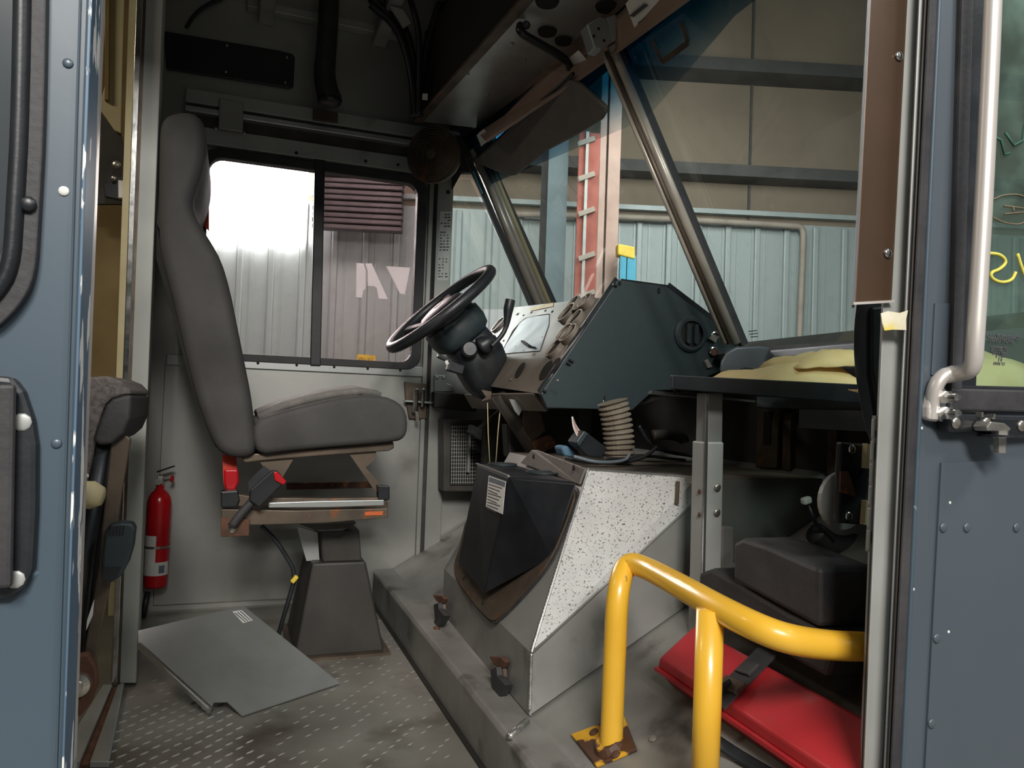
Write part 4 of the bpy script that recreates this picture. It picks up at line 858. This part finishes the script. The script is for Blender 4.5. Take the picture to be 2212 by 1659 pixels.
# rubber latches
for (x, y, nm) in ((1072,1480,'near'),(946,1330,'far')):
    k = 1 if nm == 'near' else .72
    la_ = thing('hood_latch', at(x,y,'X',.56), 'rubber hold down latch with rusty bolts on the '+('near' if nm == 'near' else 'far')+' end of the engine cover base', 'latch', 'engine cover latches')
    Q = lambda dx, dy, X=.55: at(x+dx*k, y+dy*k, 'X', X)
    ext('strap', [Q(-14,-34),(Q(0,-40)),(Q(2,-20)),(Q(20,0)),(Q(10,20)),(Q(2,34)),(Q(-10,40)),(Q(-18,30)),(Q(-10,10))], (.018,0,0), M['rubber'], la_, bevel=.003)
    ext('catch', [Q(-16,-62,.56),Q(10,-60,.56),Q(20,-50,.56),Q(14,-36,.56),Q(-6,-44,.56)], (.012,0,0), M['rust'], la_, bevel=.002)
    ext('catch_arm', [Q(0,-44,.562),Q(14,-44,.562),Q(16,-6,.562),Q(2,-20,.562)], (.008,0,0), M['bronze'], la_)
    lathe('bolt', [(.012*k+.003,0),(.012*k+.003,.008),(.006,.012)], Q(-2,46,.545), (-.8,-.4,.4), M['rust'], la_, n=14)
    screw(Q(-20,44,.55), (-.8,-.3,.5), .010, M['rubber'], la_, 'washer')
tube('platform_weld', [at(1138,1558,'Z',ZP+.004), at(1100,1592,'Z',ZP+.004)], .007, M['weld'], pf, n=8)

# ---- cup holder box
ch = thing('cup_holder', at(1120,1150,'X',.62), 'black plastic cup holder box with white label bolted on the engine cover', 'cup holder')
ZH = .562
hA = at(1031,1002,'Z',ZH); hB = at(1100,1029,'Z',ZH); hC = at(1248,1042,'Z',ZH); hD = Vector((hC.x+.03, hA.y, ZH))
rs_n = (t1-c2).cross(c4-c2).normalized(); rs_n = rs_n if rs_n.x < 0 else -rs_n
rsp = lambda x, y, o=.004: atp(x, y, c2+rs_n*o, rs_n)
lA = rsp(1002,1222); lB = rsp(1068,1296); lC = rsp(1192,1205); 
lB2 = lB+rs_n*.03; lA2 = lA+rs_n*.02
mesh('body', [hA,hB,hC,hD,lA2,lB2,lC,edge(lA,lC,.5)-rs_n*.01], [(0,1,2,3),(0,4,5,1),(1,5,6,2),(2,6,7,3),(3,7,4,0),(4,7,6,5)], M['blackmetal'], ch, bevel=.006, seg=3)
fo = smoothpts([Vector((x,y,0)) for x,y in ((1014,1110),(996,1190),(984,1225),(994,1262),(1062,1346),(1082,1340),(1130,1290),(1192,1220),(1230,1130),(1254,1050),(1200,1060),(1060,1100))], 2, True)
ext('base_flange', [rsp(p.x,p.y,.0) for p in fo], rs_n*.008, M['bronze'], ch)
fo2 = [edge(Vector((1105,1200,0)), p, 1.03) for p in fo]
ext('flange_seal', [rsp(p.x,p.y,.001) for p in fo2], rs_n*.003, M['rubber'], ch)
for (x, y, r) in ((1085,1004,.040),(1172,1022,.040)):
    c = at(x,y,'Z',ZH+.001); h_ = lathe('cup_rim', [(r,0),(r,.004),(r*.86,.004),(r*.86,-.002)], c, (0,0,1), M['dash'], ch, n=28)
    lathe('cup_well', [(r*.86,.0015),(r*.8,.002)], c, (0,0,1), M['dark'], h_, n=24)
beam('bright_edge', hA+Vector((-.002,0,.001)), hB+Vector((-.002,0,.001)), .004, .004, M['alu'], ch)
hn = (hB-hA).cross(lA2-hA).normalized(); hn = hn if hn.x < 0 else -hn
hp_ = lambda x, y, o=.003: atp(x, y, hA+hn*o, hn)
cl_ = ext('label', [hp_(x,y) for x,y in ((1056,1027),(1093,1040),(1086,1111),(1050,1094))], hn*.0006, M['label'], ch)
for i in range(9):
    y = 1046+i*6.4; beam('print_line', hp_(1056-i*.6,y,.004), hp_(1084-i*.6-(i%3)*4,y+9,.004), .0022, .0004, M['print'], cl_, side=Vector((0,0,1)))
ext('label_header', [hp_(x,y,.0037) for x,y in ((1057,1030),(1092,1042),(1091,1052),(1056,1040))], hn*.0004, M['screen'], cl_)
for p in ((1002,1248),(1044,1300)): screw(rsp(*p,.009), rs_n, .006, M['dark'], ch)

# ================================================================= PASSENGER DASH, TRAY, POST
dp = thing('dash_pad', (1.3,.55,.8), 'moulded grey plastic passenger dash pad below the windshield', 'dashboard')
zt_ = at(1750,748,'X',1.30).z
ext('pad', [Vector((1.288,.06,.74)), Vector((1.292,.06,zt_-.02)), Vector((1.302,.06,zt_)), Vector((1.345,.06,zt_+.004)), Vector((1.345,.06,.74))], (0,.90,0), M['dashgrey'], dp, bevel=.006, seg=3)
hum = [(1553,806),(1556,780),(1568,760),(1590,748),(1640,746),(1666,750),(1655,770),(1648,800),(1648,808)]
ext('end_hump', pp(hum,'Y',.80), (.17,.20,0), M['dashgrey'], dp, bevel=.012, seg=3, smooth=True)
ext('dark_notch', pp([(1604,797),(1612,794),(1650,800),(1650,806),(1600,806)], 'Y', .79), (0,.02,0), M['dark'], dp)
for p in ((1683,790),(1741,792)): screw(at(*p,'X',1.287), (-1,0,0), .014, M['alud'], dp)
box('ledge', (1.0,.06,.70), (1.285,.46,.735), M['black'], dp)
ty = thing('dash_tray', (1.0,.6,.76), 'black sheet metal tray shelf in front of the passenger dash', 'tray')
ta = at(1452,810,'Y',.5); tz0 = at(1452,840,'Y',.5).z
tb_ = Vector((at(1470,810,'Y',.86).x, .86, 0))
ext('tray_floor', [Vector((ta.x,.503,tz0+.004)), Vector((1.28,.503,tz0+.004)), Vector((1.28,.86,tz0+.004)), Vector((tb_.x,.86,tz0+.004))], (0,0,.004), M['blackmetal'], ty)
ext('front_lip', [Vector((ta.x,.5,ta.z)), Vector((1.28,.5,ta.z+.002)), Vector((1.28,.5,tz0-.014)), Vector((ta.x,.5,tz0))], (0,.006,0), M['blackmetal'], ty, bevel=.0015)
ext('side_lip', [Vector((ta.x,.503,tz0)), Vector((tb_.x,.86,tz0)), Vector((tb_.x,.86,ta.z)), Vector((ta.x,.503,ta.z))], (.005,0,0), M['blackmetal'], ty)
ub = thing('tray_bracket', (.95,.65,.74), 'bright aluminium bracket strip under the black tray', 'bracket')
zs = at(1480,850,'Y',.62).z
ext('strip', [at(1408,843,'Z',zs), at(1640,866,'Z',zs), at(1620,862,'Z',zs)+Vector((.02,.10,0)), at(1408,843,'Z',zs)+Vector((.05,.10,0))], (0,0,-.005), M['alubright'], ub)
ps = thing('tray_post', (.87,.55,.25), 'square aluminium support post under the black tray', 'post')
def sqpost(nm, xl, xr, y0, y1, Y, d, mat):
    return vstrip(nm, xl, xr, Y, mat, ps, y0, y1, d, bevel=.003)
sqpost('upper_tube', (1548,1512), (1580,1547), 848, 970, .56, .040, M['alu'])
sqpost('lower_sleeve', (1546,1510), (1583,1550), 955, 1600, .555, .048, M['alud'])
vstrip('corner_highlight', (1545,1509), (1550,1514), .553, M['alubright'], ps, 852, 1560, .004)  # bright strip standing in for the highlight on the post corner
for p in ((1550,1053),(1549,1107)): screw(at(*p,'Y',.552), NY, .0075, M['zinc'], ps, 'screw')
for p in ((1511,1062),(1511,1112)): screw(at(*p,'X',at(1522,1062,'Y',.555).x-.001), (-1,0,0), .005, M['rust'], ps, 'screw')
def envelope(name, quad, label, lift=.03, seed=1):
    # pillow shaped mailer spanning a quad given in world space
    rnd = random.Random(seed); n, m = 14, 10; V = []
    a, b, c, d = quad
    for i in range(n+1):
        for j in range(m+1):
            u, v = i/n, j/m; p = (a*(1-u)+b*u)*(1-v)+(d*(1-u)+c*u)*v
            h = lift*(min(1, 4*u*(1-u)*1.6)*min(1, 4*v*(1-v)*1.6))**.6*(.75+.35*math.sin(5*u+seed)*math.cos(4*v+seed))+rnd.uniform(-.002,.002)
            V.append(p+Vector((0,0,max(0,h))))
    Fc = [(i*(m+1)+j,(i+1)*(m+1)+j,(i+1)*(m+1)+j+1,i*(m+1)+j+1) for i in range(n) for j in range(m)]
    nb = len(V); V += [Vector((p.x,p.y,p.z)) for p in (a,b,c,d)]
    o = mesh(name, V, Fc, M['paper'], None, smooth=True); s = o.modifiers.new('thickness','SOLIDIFY'); s.thickness = .003; s.offset = -1
    return tag(o, label, 'envelope', 'yellow padded envelopes')
zt2 = tz0+.012
envelope('padded_envelope', [Vector((1.0,.54,zt2)), Vector((1.275,.52,zt2)), Vector((1.275,.80,zt2)), Vector((1.0,.82,zt2))], 'flat yellow padded envelope lying in the black tray', .06, 2)
envelope('padded_envelope', [Vector((1.08,.55,zt2+.045)), Vector((1.28,.52,zt2+.062)), Vector((1.28,.70,zt2+.085)), Vector((1.11,.74,zt2+.05))], 'folded yellow padded envelope on top of the flat one in the tray', .03, 5)
envelope('padded_envelope', [Vector((1.0,.10,.738)), Vector((1.28,.10,.75)), Vector((1.28,.34,.80)), Vector((1.0,.34,.77))], 'yellow padded envelope seen through the green quarter window', .075, 3)

# ---- dark corner under the tray
wbx = thing('wheel_box', (1.05,.4,.3), 'dark dirty stepped wheel housing box in the passenger footwell', 'housing')
w1, w2 = atp(1666,1304,IN_P,IN_N), atp(1890,1408,IN_P,IN_N); wn_ = Vector((w2.y-w1.y, -(w2.x-w1.x), 0)).normalized(); wn_ = wn_ if wn_.y > 0 else -wn_
wp = lambda x, y, o=0: atp(x, y, w1+wn_*o, wn_)
dv = (w2-w1).normalized(); w3 = w2+dv*.08
ext('lower_block', [w1, wp(1666,1232), wp(1698,1222), wp(1890,1316), wp(1890,1316)+dv*.1, w3], wn_*.16, M['rubber'], wbx, bevel=.008)
ext('upper_block', [wp(1690,1250,.07), wp(1690,1170,.07), wp(1712,1160,.07), wp(1765,1174,.07), wp(1890,1222,.07), wp(1890,1350,.07)], wn_*.10, M['rubber'], wbx, bevel=.008)
ext('white_strip', pp([(1583,1218),(1686,1213),(1686,1222),(1583,1230)], 'Y', .63), (0,.01,0), M['alu'], wbx)
ext('side_board', pp([(1560,1138),(1586,1138),(1586,1225),(1560,1250)], 'Y', .62), (0,.02,0), M['toe'], wbx, bevel=.003)
bl = thing('black_mount_plate', at(1845,1045,'Y',.2), 'black metal mounting plate with two bright screws next to the hinge', 'bracket')
ext('plate', pp([(1818,955),(1876,960),(1870,1135),(1812,1130)], 'Y', .2), (0,.012,0), M['blackmetal'], bl, bevel=.003)
ext('side_leaf', pp([(1874,958),(1886,960),(1880,1012),(1872,1012)], 'Y', .19), (0,.01,0), M['cream'], bl); ext('side_leaf', pp([(1872,1082),(1880,1082),(1878,1134),(1868,1134)], 'Y', .19), (0,.01,0), M['cream'], bl)
for p in ((1840,970),(1833,1115)): screw(at(*p,'Y',.2), NY, .0075, M['chrome'], bl, 'screw')
ext('worn_patch', pp([(1816,1018),(1832,1018),(1850,1068),(1846,1073),(1815,1062)], 'Y', .198), (0,.002,0), M['rust'], bl)
lathe('disc', [(.045,0),(.045,.008)], at(1815,1080,'Y',.24), NY, M['alud'], bl, n=26)
ls = ext('leather_strap', pp([(1560,1100),(1600,1096),(1640,1086),(1632,1112),(1600,1120),(1560,1122)], 'Y', .68), (0,.012,0), M['leather'], None, bevel=.003)
tag(ls, 'brown leather strap end behind the square aluminium post', 'strap')
rd = thing('valve_rod', at(1750,1110,'Y',.5), 'thin dark rod with a white tip above the wheel housing', 'rod')
tube('rod', pp([(1745,1088),(1762,1130),(1800,1170)], 'Y', .5), .004, M['blackmetal'], rd, n=8)
beam('tip', at(1733,1084,'Y',.495), at(1750,1078,'Y',.495), .014, .014, M['label'], rd, bevel=.004)
tube('heater_hose', smoothpts(pp([(1760,1150),(1800,1180),(1850,1180),(1890,1150)], 'Y', .52), 2), .022, M['rubber'], rd, n=10)
fz = thing('fuse_panel', at(1660,950,'X',1.34), 'dim brown fuse panel on the firewall under the tray', 'panel')
ext('frame', [at(x,y,'X',1.34) for x,y in ((1636,880),(1682,880),(1676,1010),(1632,1010))], (.01,0,0), M['bronze'], fz, bevel=.002)
ext('slot', [at(x,y,'X',1.336) for x,y in ((1650,890),(1666,890),(1662,960),(1648,960))], (.004,0,0), M['dark'], fz)

# ================================================================= RED TRIANGLE CASE
rc = thing('red_case', atp(1600,1500,IN_P,IN_N), 'long red plastic warning triangle case strapped to the sloping floor', 'case')
HT = .055
lo_pts = [atp(x,y,IN_P+IN_N*.002,IN_N) for x,y in ((1430,1470),(1700,1680))]
tp_ = lambda x, y: atp(x,y,IN_P+IN_N*HT,IN_N)
a0 = tp_(1411,1424); a1 = tp_(1499,1343); axd = (tp_(1860,1527)-a1).normalized(); LN = .52
b0 = tp_(1500,1491); axf = (tp_(1730,1647)-a0).normalized()
ax_ = (axd+axf).normalized()
T = [a0, a1, a1+ax_*LN, a0+ax_*LN]
wv = (a1-a0)
B = [p-IN_N*(HT-.003) for p in T]
ins = .010; wn = wv.normalized()
top4 = [T[0]+wn*ins+ax_*ins, T[1]-wn*ins+ax_*ins, T[2]-wn*ins-ax_*ins, T[3]+wn*ins-ax_*ins]
mid = [p-IN_N*.018 for p in T]
loft('lid', [mid, top4], M['red'], rc, bevel=.004)
loft('tray', [[edge(p,sum(B,Vector())/4,.05) for p in B], [p-IN_N*.001 for p in mid]], M['red'], rc, bevel=.003)
beam('seam_ridge', mid[0]-ax_*0-wn*.003, mid[3]-wn*.003, .008, .006, M['red'], rc)
sc = edge(T[0],T[3],.40); dS = IN_N*.004
ext('strap', [sc-ax_*.022-wn*.006+dS, sc+wv+wn*.012-ax_*.022+dS, sc+wv+wn*.012+ax_*.022+dS, sc-wn*.006+ax_*.022+dS], IN_N*.003, M['rubber'], rc)
tube('strap_loop', smoothpts([sc+wv*.3+IN_N*.010, sc+IN_N*.022-wn*.02, sc-wn*.045-IN_N*.02, sc-wn*.03-IN_N*.05+ax_*.03, sc-wn*.02-IN_N*.05+ax_*.14], 2), .011, M['black'], rc, n=10, sq=(.35,1))
beam('buckle', sc+wv*.18+IN_N*.009, sc+wv*.42+IN_N*.009, .045, .008, M['bronze'], rc, side=ax_, bevel=.002)
beam('buckle_tongue', sc+wv*.55+IN_N*.010, sc+wv*.8+IN_N*.010, .03, .007, M['rubber'], rc, side=ax_, bevel=.002)

# ================================================================= YELLOW HANDRAIL
RT = .0195
h0 = atp(1320,1618,IN_P,IN_N)
rail = thing('hand_rail', h0, 'bright yellow tubular step handrail bolted to the floor', 'handrail')
top_c = at(1352,1232,'X',h0.x+.004); zr = top_c.z-.002
p2x = at(1535,1310,'Z',zr)
pE = at(1885,1396,'Z',zr)
A = Vector((h0.x,h0.y,h0.z+.004)); Bp = Vector((h0.x+.004,h0.y+.002,zr+.012))
mid1 = at(1372,1206,'Z',zr); 
path = [A, A+(Bp-A)*.5, Bp-Vector((0,0,.05)), at(1353,1212,'Z',zr+.002), at(1400,1228,'Z',zr), at(1480,1272,'Z',zr)]
path2 = [at(x,y,'Z',zr-dz) for x,y,dz in ((1560,1318,.003),(1640,1358,.010),(1700,1380,.018),(1770,1392,.028),(1830,1396,.036),(1885,1397,.042))]
tube('rail_tube', smoothpts(path+path2, 3), RT, M['yellow'], rail, n=20)
pq = at(1532,1310,'Z',zr); 
tube('second_post', [Vector((pq.x,pq.y,incz(pq.x)-.02)), Vector((pq.x+.002,pq.y,zr-.004))], RT, M['yellow'], rail, n=20)
bpl = ext('base_plate', [atp(x,y,IN_P+IN_N*.001,IN_N) for x,y in ((1236,1592),(1350,1550),(1378,1624),(1290,1660))], IN_N*.007, M['yellowchip'], rail, bevel=.002)
lathe('foot_weld', [(RT*1.5,0),(RT*1.1,.012)], h0+IN_N*.006, IN_N, M['yellowchip'], rail, n=20)
for p in ((1283,1582),(1330,1630)): screw(atp(*p,IN_P+IN_N*.008,IN_N), IN_N, .009, M['rust'], bpl, 'bolt')

# ================================================================= GRAB HANDLE AND MIRROR BRACKET
gh = thing('grab_handle', at(2040,870,'Y',-.02), 'polished tubular grab handle bolted beside the quarter window', 'grab handle')
yg = -.055
gp = smoothpts(pp([(2152,-250),(2146,0),(2126,420),(2112,650),(2106,740)], 'Y', yg)+[at(2102,800,'Y',yg+.004), at(2072,806,'Y',yg+.03), at(2040,812,'Y',yg+.042)], 3)
tube('tube', gp, .0098, M['steel'], gh, n=18)
fl_ = smoothpts([at(2060,802,'Y',-.018), at(2034,812,'Y',-.014), at(2018,838,'Y',-.01), at(2012,875,'Y',-.006), at(2010,905,'Y',-.005)], 2)
tube('foot_bend', fl_, [.0095]*4+[.0105]*(len(fl_)-4), M['steel'], gh, n=14, sq=(1,.8))
ext('flange', pp([(2006,880),(2014,848),(2034,832),(2046,842),(2044,902),(2026,912),(2006,906)], 'Y', -.012), (0,.012,0), M['steel'], gh, bevel=.003)
for p in ((2030,858),(2031,892)):
    c = at(*p,'Y',-.012); b_ = lathe('washer', [(.0105,0),(.0105,.003)], c, NY, M['chrome'], gh, n=18)
    lathe('nut', [(.0085,.002),(.0085,.013),(.0065,.015)], c, NY, M['chrome'], b_, n=6); lathe('stud', [(.005,.013),(.005,.024),(.003,.027)], c, NY, M['chrome'], b_, n=12)
mb = thing('mirror_bracket', at(2130,925,'Y',-.02), 'black mirror arm bracket with stacked bolt under the quarter window', 'bracket')
ext('arm', pp([(2046,896),(2300,904),(2300,938),(2160,946),(2120,934),(2050,934)], 'Y', -.02), (0,.018,0), M['blackmetal'], mb, bevel=.004)
lathe('pivot_washer', [(.024,0),(.024,.003)], at(2160,944,'Y',-.035), (0,0,1), M['blackmetal'], mb, n=24)
lathe('pivot_bolt', [(.0075,-.018),(.0075,.0),(.0095,.004),(.0095,.008)], at(2160,946,'Y',-.035), (0,0,1), M['zinc'], mb, n=6)
ext('clamp', pp([(2132,922),(2140,910),(2172,914),(2186,926),(2180,934),(2136,932)], 'Y', -.04), (0,.02,0), M['zinc'], mb, bevel=.002)
for p in ((2064,914),(2130,914),(2206,920)): screw(at(*p,'Y',-.02), NY, .0075, M['zinc'], mb, 'screw')
for p in ((2116,896),(2142,900)): beam('tab', at(p[0],p[1]-6,'Y',-.021), at(p[0],p[1]+5,'Y',-.021), .008, .003, M['zinc'], mb)

# ================================================================= JUMP SEAT
js = thing('jump_seat', at(200,1480,'Y',.85), 'folded jump seat with woven mesh cushion and rusty hinge behind the blue door', 'seat')
yj = .80
ext('mesh_cushion', pp([(120,822),(172,815),(232,812),(262,824),(280,842),(284,852),(262,855),(240,862),(226,876),(216,908),(196,1000),(172,1098),(120,1098)], 'Y', yj), (0,.32,0), M['mesh'], js, bevel=.008, seg=3)
ext('side_bolster', pp([(284,852),(281,905),(266,938),(240,960),(212,962),(200,950),(216,905),(228,876),(242,862),(264,855)], 'Y', yj-.006), (0,.30,0), M['rubber'], js, bevel=.01, seg=3)
tube('back_tube', pp([(222,955),(186,1180),(158,1420)], 'Y', yj+.03), .016, M['black'], js, n=12)
ext('flat_bar', pp([(238,965),(272,940),(283,948),(264,1060),(236,1270),(206,1440),(176,1440),(210,1230)], 'Y', yj+.012), (0,.012,0), M['bronze'], js, bevel=.003)
lathe('white_knob', [(.012,-.03),(.022,-.01),(.024,.01),(.016,.026)], at(186,1068,'Y',yj-.03), (1,-.2,-.1), M['cream'], js, n=18, smooth=True)
beam('knob_pin', at(180,1030,'Y',yj-.02), at(186,1022,'Y',yj-.02), .014, .014, M['label'], js, bevel=.004)
hgp = ext('hinge_plate', pp([(130,1440),(160,1418),(190,1412),(208,1440),(212,1480),(196,1520),(172,1550),(130,1556)], 'Y', yj-.01), (0,.02,0), M['rust'], js, bevel=.004)
lathe('hinge_bolt', [(.022,0),(.02,.006),(.010,.008),(.010,.014)], at(168,1480,'Y',yj-.01), NY, M['zinc'], hgp, n=16)
beam('floor_leg', at(140,1500,'Y',yj+.04), Vector((at(140,1500,'Y',yj+.04).x, yj+.04, 0)), .03, .02, M['rust'], js)
ext('dark_backing', pp([(120,900),(236,958),(228,1100),(204,1400),(190,1440),(120,1440)], 'Y', yj+.05), (0,.01,0), M['blackmetal'], js)  # added dark sheet, darkens the bright cargo gap behind the bar
ext('white_belt', pp([(198,1310),(203,1296),(200,1330),(186,1362),(188,1340)], 'Y', yj-.006), (0,.004,0), M['label'], js)
bc = thing('belt_buckle', at(250,1200,'Y',.9), 'dark green grey slotted seat belt buckle hanging by the silver post', 'buckle')
yk = .78
ext('housing', pp([(238,1132),(262,1128),(286,1130),(292,1142),(288,1180),(278,1214),(262,1244),(240,1260),(218,1254),(220,1200),(226,1150)], 'Y', yk), (0,.03,0), M['dash'], bc, bevel=.005, seg=3)
for i in range(5): beam('slot', at(240+i*7,1136,'Y',yk-.001), at(237+i*7,1156,'Y',yk-.001), .0022, .002, M['dark'], bc)
ext('lower_clip', pp([(222,1226),(262,1226),(252,1246),(240,1258),(220,1252)], 'Y', yk-.003), (0,.01,0), M['black'], bc)

# ================================================================= WAREHOUSE
TH = math.radians(17); HN = Vector((math.sin(TH),math.cos(TH),0)); HR = Vector((math.cos(TH),-math.sin(TH),0)); DW = 7.6
HP = CAM+HN*DW; ZG = -.78
def hw(x, y, o=0): return atp(x,y,HP-HN*o,HN)
def hs(p): return (p-HP).dot(HR)
def hallbox(name, s0, s1, z0, z1, o0, o1, mat, parent, **k):
    P = [HP+HR*s-HN*o for s, o in ((s0,o1),(s1,o1),(s1,o0),(s0,o0))]
    P = [Vector((p.x,p.y,z0)) for p in P]
    return ext(name, P, (0,0,z1-z0), mat, parent, **k)
hl = thing('wall_hall', HP, 'ribbed steel warehouse wall beyond the van windows', None, None, 'structure')
zl = hw(1400,470).z
hallbox('liner_sheet', -7, 8, ZG, zl, 0, -.06, M['wallw'], hl)
hallbox('insulation', -7, 8, zl, 6.5, -.02, -.10, M['insul'], hl)
rib = None
for i in range(48):
    s = -6.9+i*.305
    if rib is None:
        rib = hallbox('rib', s-.03, s+.03, ZG, zl-.02, .035, 0, M['wallw'], hl, bevel=.012); r0 = s; loc0 = rib.location.copy()
    else:
        o = rib.copy(); COL.objects.link(o); o.location = loc0+HR*(s-r0)
rib2 = None
for i in range(96):
    s = -6.8+i*.1525+(.0)
    if rib2 is None:
        rib2 = hallbox('minor_rib', s-.008, s+.008, ZG, zl-.02, .010, 0, M['wallw'], hl); r0b = s; loc0b = rib2.location.copy()
    else:
        o = rib2.copy(); COL.objects.link(o); o.location = loc0b+HR*(s-r0b)
for ya, yb3, d in ((368,392,.25),(150,176,.3),(452,462,.06)):
    hallbox('girt', -2.2 if ya != 452 else -7, 8, hw(1500,yb3).z, hw(1500,ya).z, d, -.02, M['purlin'] if ya != 452 else M['wallw'], hl)
s_seam = hs(hw(1622,300)); hallbox('insulation_seam', s_seam-.012, s_seam+.012, zl, 6, .0, -.03, M['purlin'], hl)
pi = thing('wall_conduit', hw(1430,480), 'pinkish conduit pipe along the ribbed hall wall seen through the windshield', 'pipe')
tube('pipe', smoothpts([hw(1090,462,.1), hw(1400,470,.1), hw(1720,488,.1), hw(1734,492,.1), hw(1736,520,.1), hw(1728,700,.1), hw(1720,1000,.1)], 1), .03, M['hallpipe'], pi, n=10)
gr = thing('floor_hall', (1,3,ZG), 'grey concrete hall floor around the van', None, None, 'structure')
box('slab', (-9,-5,ZG-.05), (11,10,ZG), M['concrete'], gr)
# daylight panel and coiled door housing on hall wall (seen through the driver window)
dayl = thing('window_5', hw(540,420,.3), 'overexposed bright daylight opening seen through the driver window', None, None, 'structure')
sA, sB = hs(hw(60,400)), hs(hw(668,400)); zA, zB = hw(560,520).z, hw(560,60).z
hallbox('bright_pane', sA, sB, zA, zB, .10, .06, M['frost'], dayl)
lo_ = thing('coiled_door', hw(790,430,.4), 'dark slatted roller door coil behind the right pane of the driver window', 'roller door')
s0_, s1_ = hs(hw(700,430,.4)), hs(hw(872,430,.4)); zt0, zt1 = hw(790,498,.4).z, hw(790,360,.4).z
for i in range(11):
    za = zt0+(zt1-zt0)*i/11; zb2 = zt0+(zt1-zt0)*(i+.82)/11
    hallbox('slat', s0_-.1, s1_-.02*random.random(), za, zb2, .42+.015*(i % 2), .30, M['louver'], lo_, bevel=.01)
clm = thing('steel_column', hw(1195,600,1.2), 'blue grey steel column standing before the ribbed wall', 'column')
sC0, sC1 = hs(hw(1180,500,1.2)), hs(hw(1222,500,1.2))
hallbox('flange', sC0, sC1, ZG, 6, 1.22, 1.20, M['column'], clm); hallbox('web', (sC0+sC1)/2-.01, (sC0+sC1)/2+.01, ZG, 6, 1.2, 1.0, M['column'], clm); hallbox('rear_flange', sC0-.04, sC1-.04, ZG, 6, 1.0, .98, M['purlin'], clm)
pk = thing('steel_column', hw(1310,600,1.0), 'pale pink primed steel column beside the red ladder', 'column')
for xa, xb in ((1290,1303),(1308,1334)):
    hallbox('flange', hs(hw(xa,500,1.0)), hs(hw(xb,500,1.0)), ZG, 6, 1.03, 1.0, M['primer'], pk)
hallbox('web', hs(hw(1302,500,1.0)), hs(hw(1309,500,1.0)), ZG, 6, .98, .9, M['bronze'], pk)
ld = thing('red_ladder', hw(1268,500,1.4), 'tall red fibreglass ladder with grey rungs leaning on the pink column', 'ladder')
for xa, xb in ((1246,1259),(1266,1290)):
    hallbox('rail', hs(hw(xa,450,1.3)), hs(hw(xb,450,1.3)), ZG, hw(1260,290,1.3).z, 1.34, 1.30, M['ladder'], ld)
for y in (300,376,452,548,630,710):
    p0, p1 = hw(1250,y+12,1.36), hw(1284,y,1.36); beam('rung', p0, p1, .05, .04, M['hallpipe'], ld)
hallbox('inner_rail', hs(hw(1259,450,1.3)), hs(hw(1265,450,1.3)), ZG, hw(1260,290,1.3).z, 1.37, 1.34, M['alud'], ld)
sl_ = thing('step_ladder', hw(1354,600,1.2), 'blue step ladder with yellow cap standing by the pink column', 'ladder')
ext('cap', [hw(x,y,1.25) for x,y in ((1335,526),(1372,533),(1372,560),(1335,550))], -HN*-.12, M['ycap'], sl_, bevel=.01)
for xa, xb in ((1337,1350),(1352,1371)): hallbox('rail', hs(hw(xa,600,1.2)), hs(hw(xb,600,1.2)), ZG, hw(1350,553,1.2).z, 1.24, 1.18, M['cyan'], sl_)
sk_ = thing('spill_sign', hw(790,776,.5), 'orange spill kit sign below the driver window letters', 'sign')
ext('board', [hw(x,y,.5) for x,y in ((772,765),(811,768),(811,784),(770,782))], HN*.02, M['ycap'], sk_)
text('lettering', 'SPILL KIT', hw(790,776,.515), HR, (0,0,1), .036, M['print'], sk_)
sk2 = ext('spill_bin', [hw(x,y,.6) for x,y in ((762,783),(818,785),(818,900),(762,900))], HN*.3, M['ycap'])
tag(sk2, 'yellow spill kit bin under the orange sign', 'bin')
bpy.context.view_layer.update()
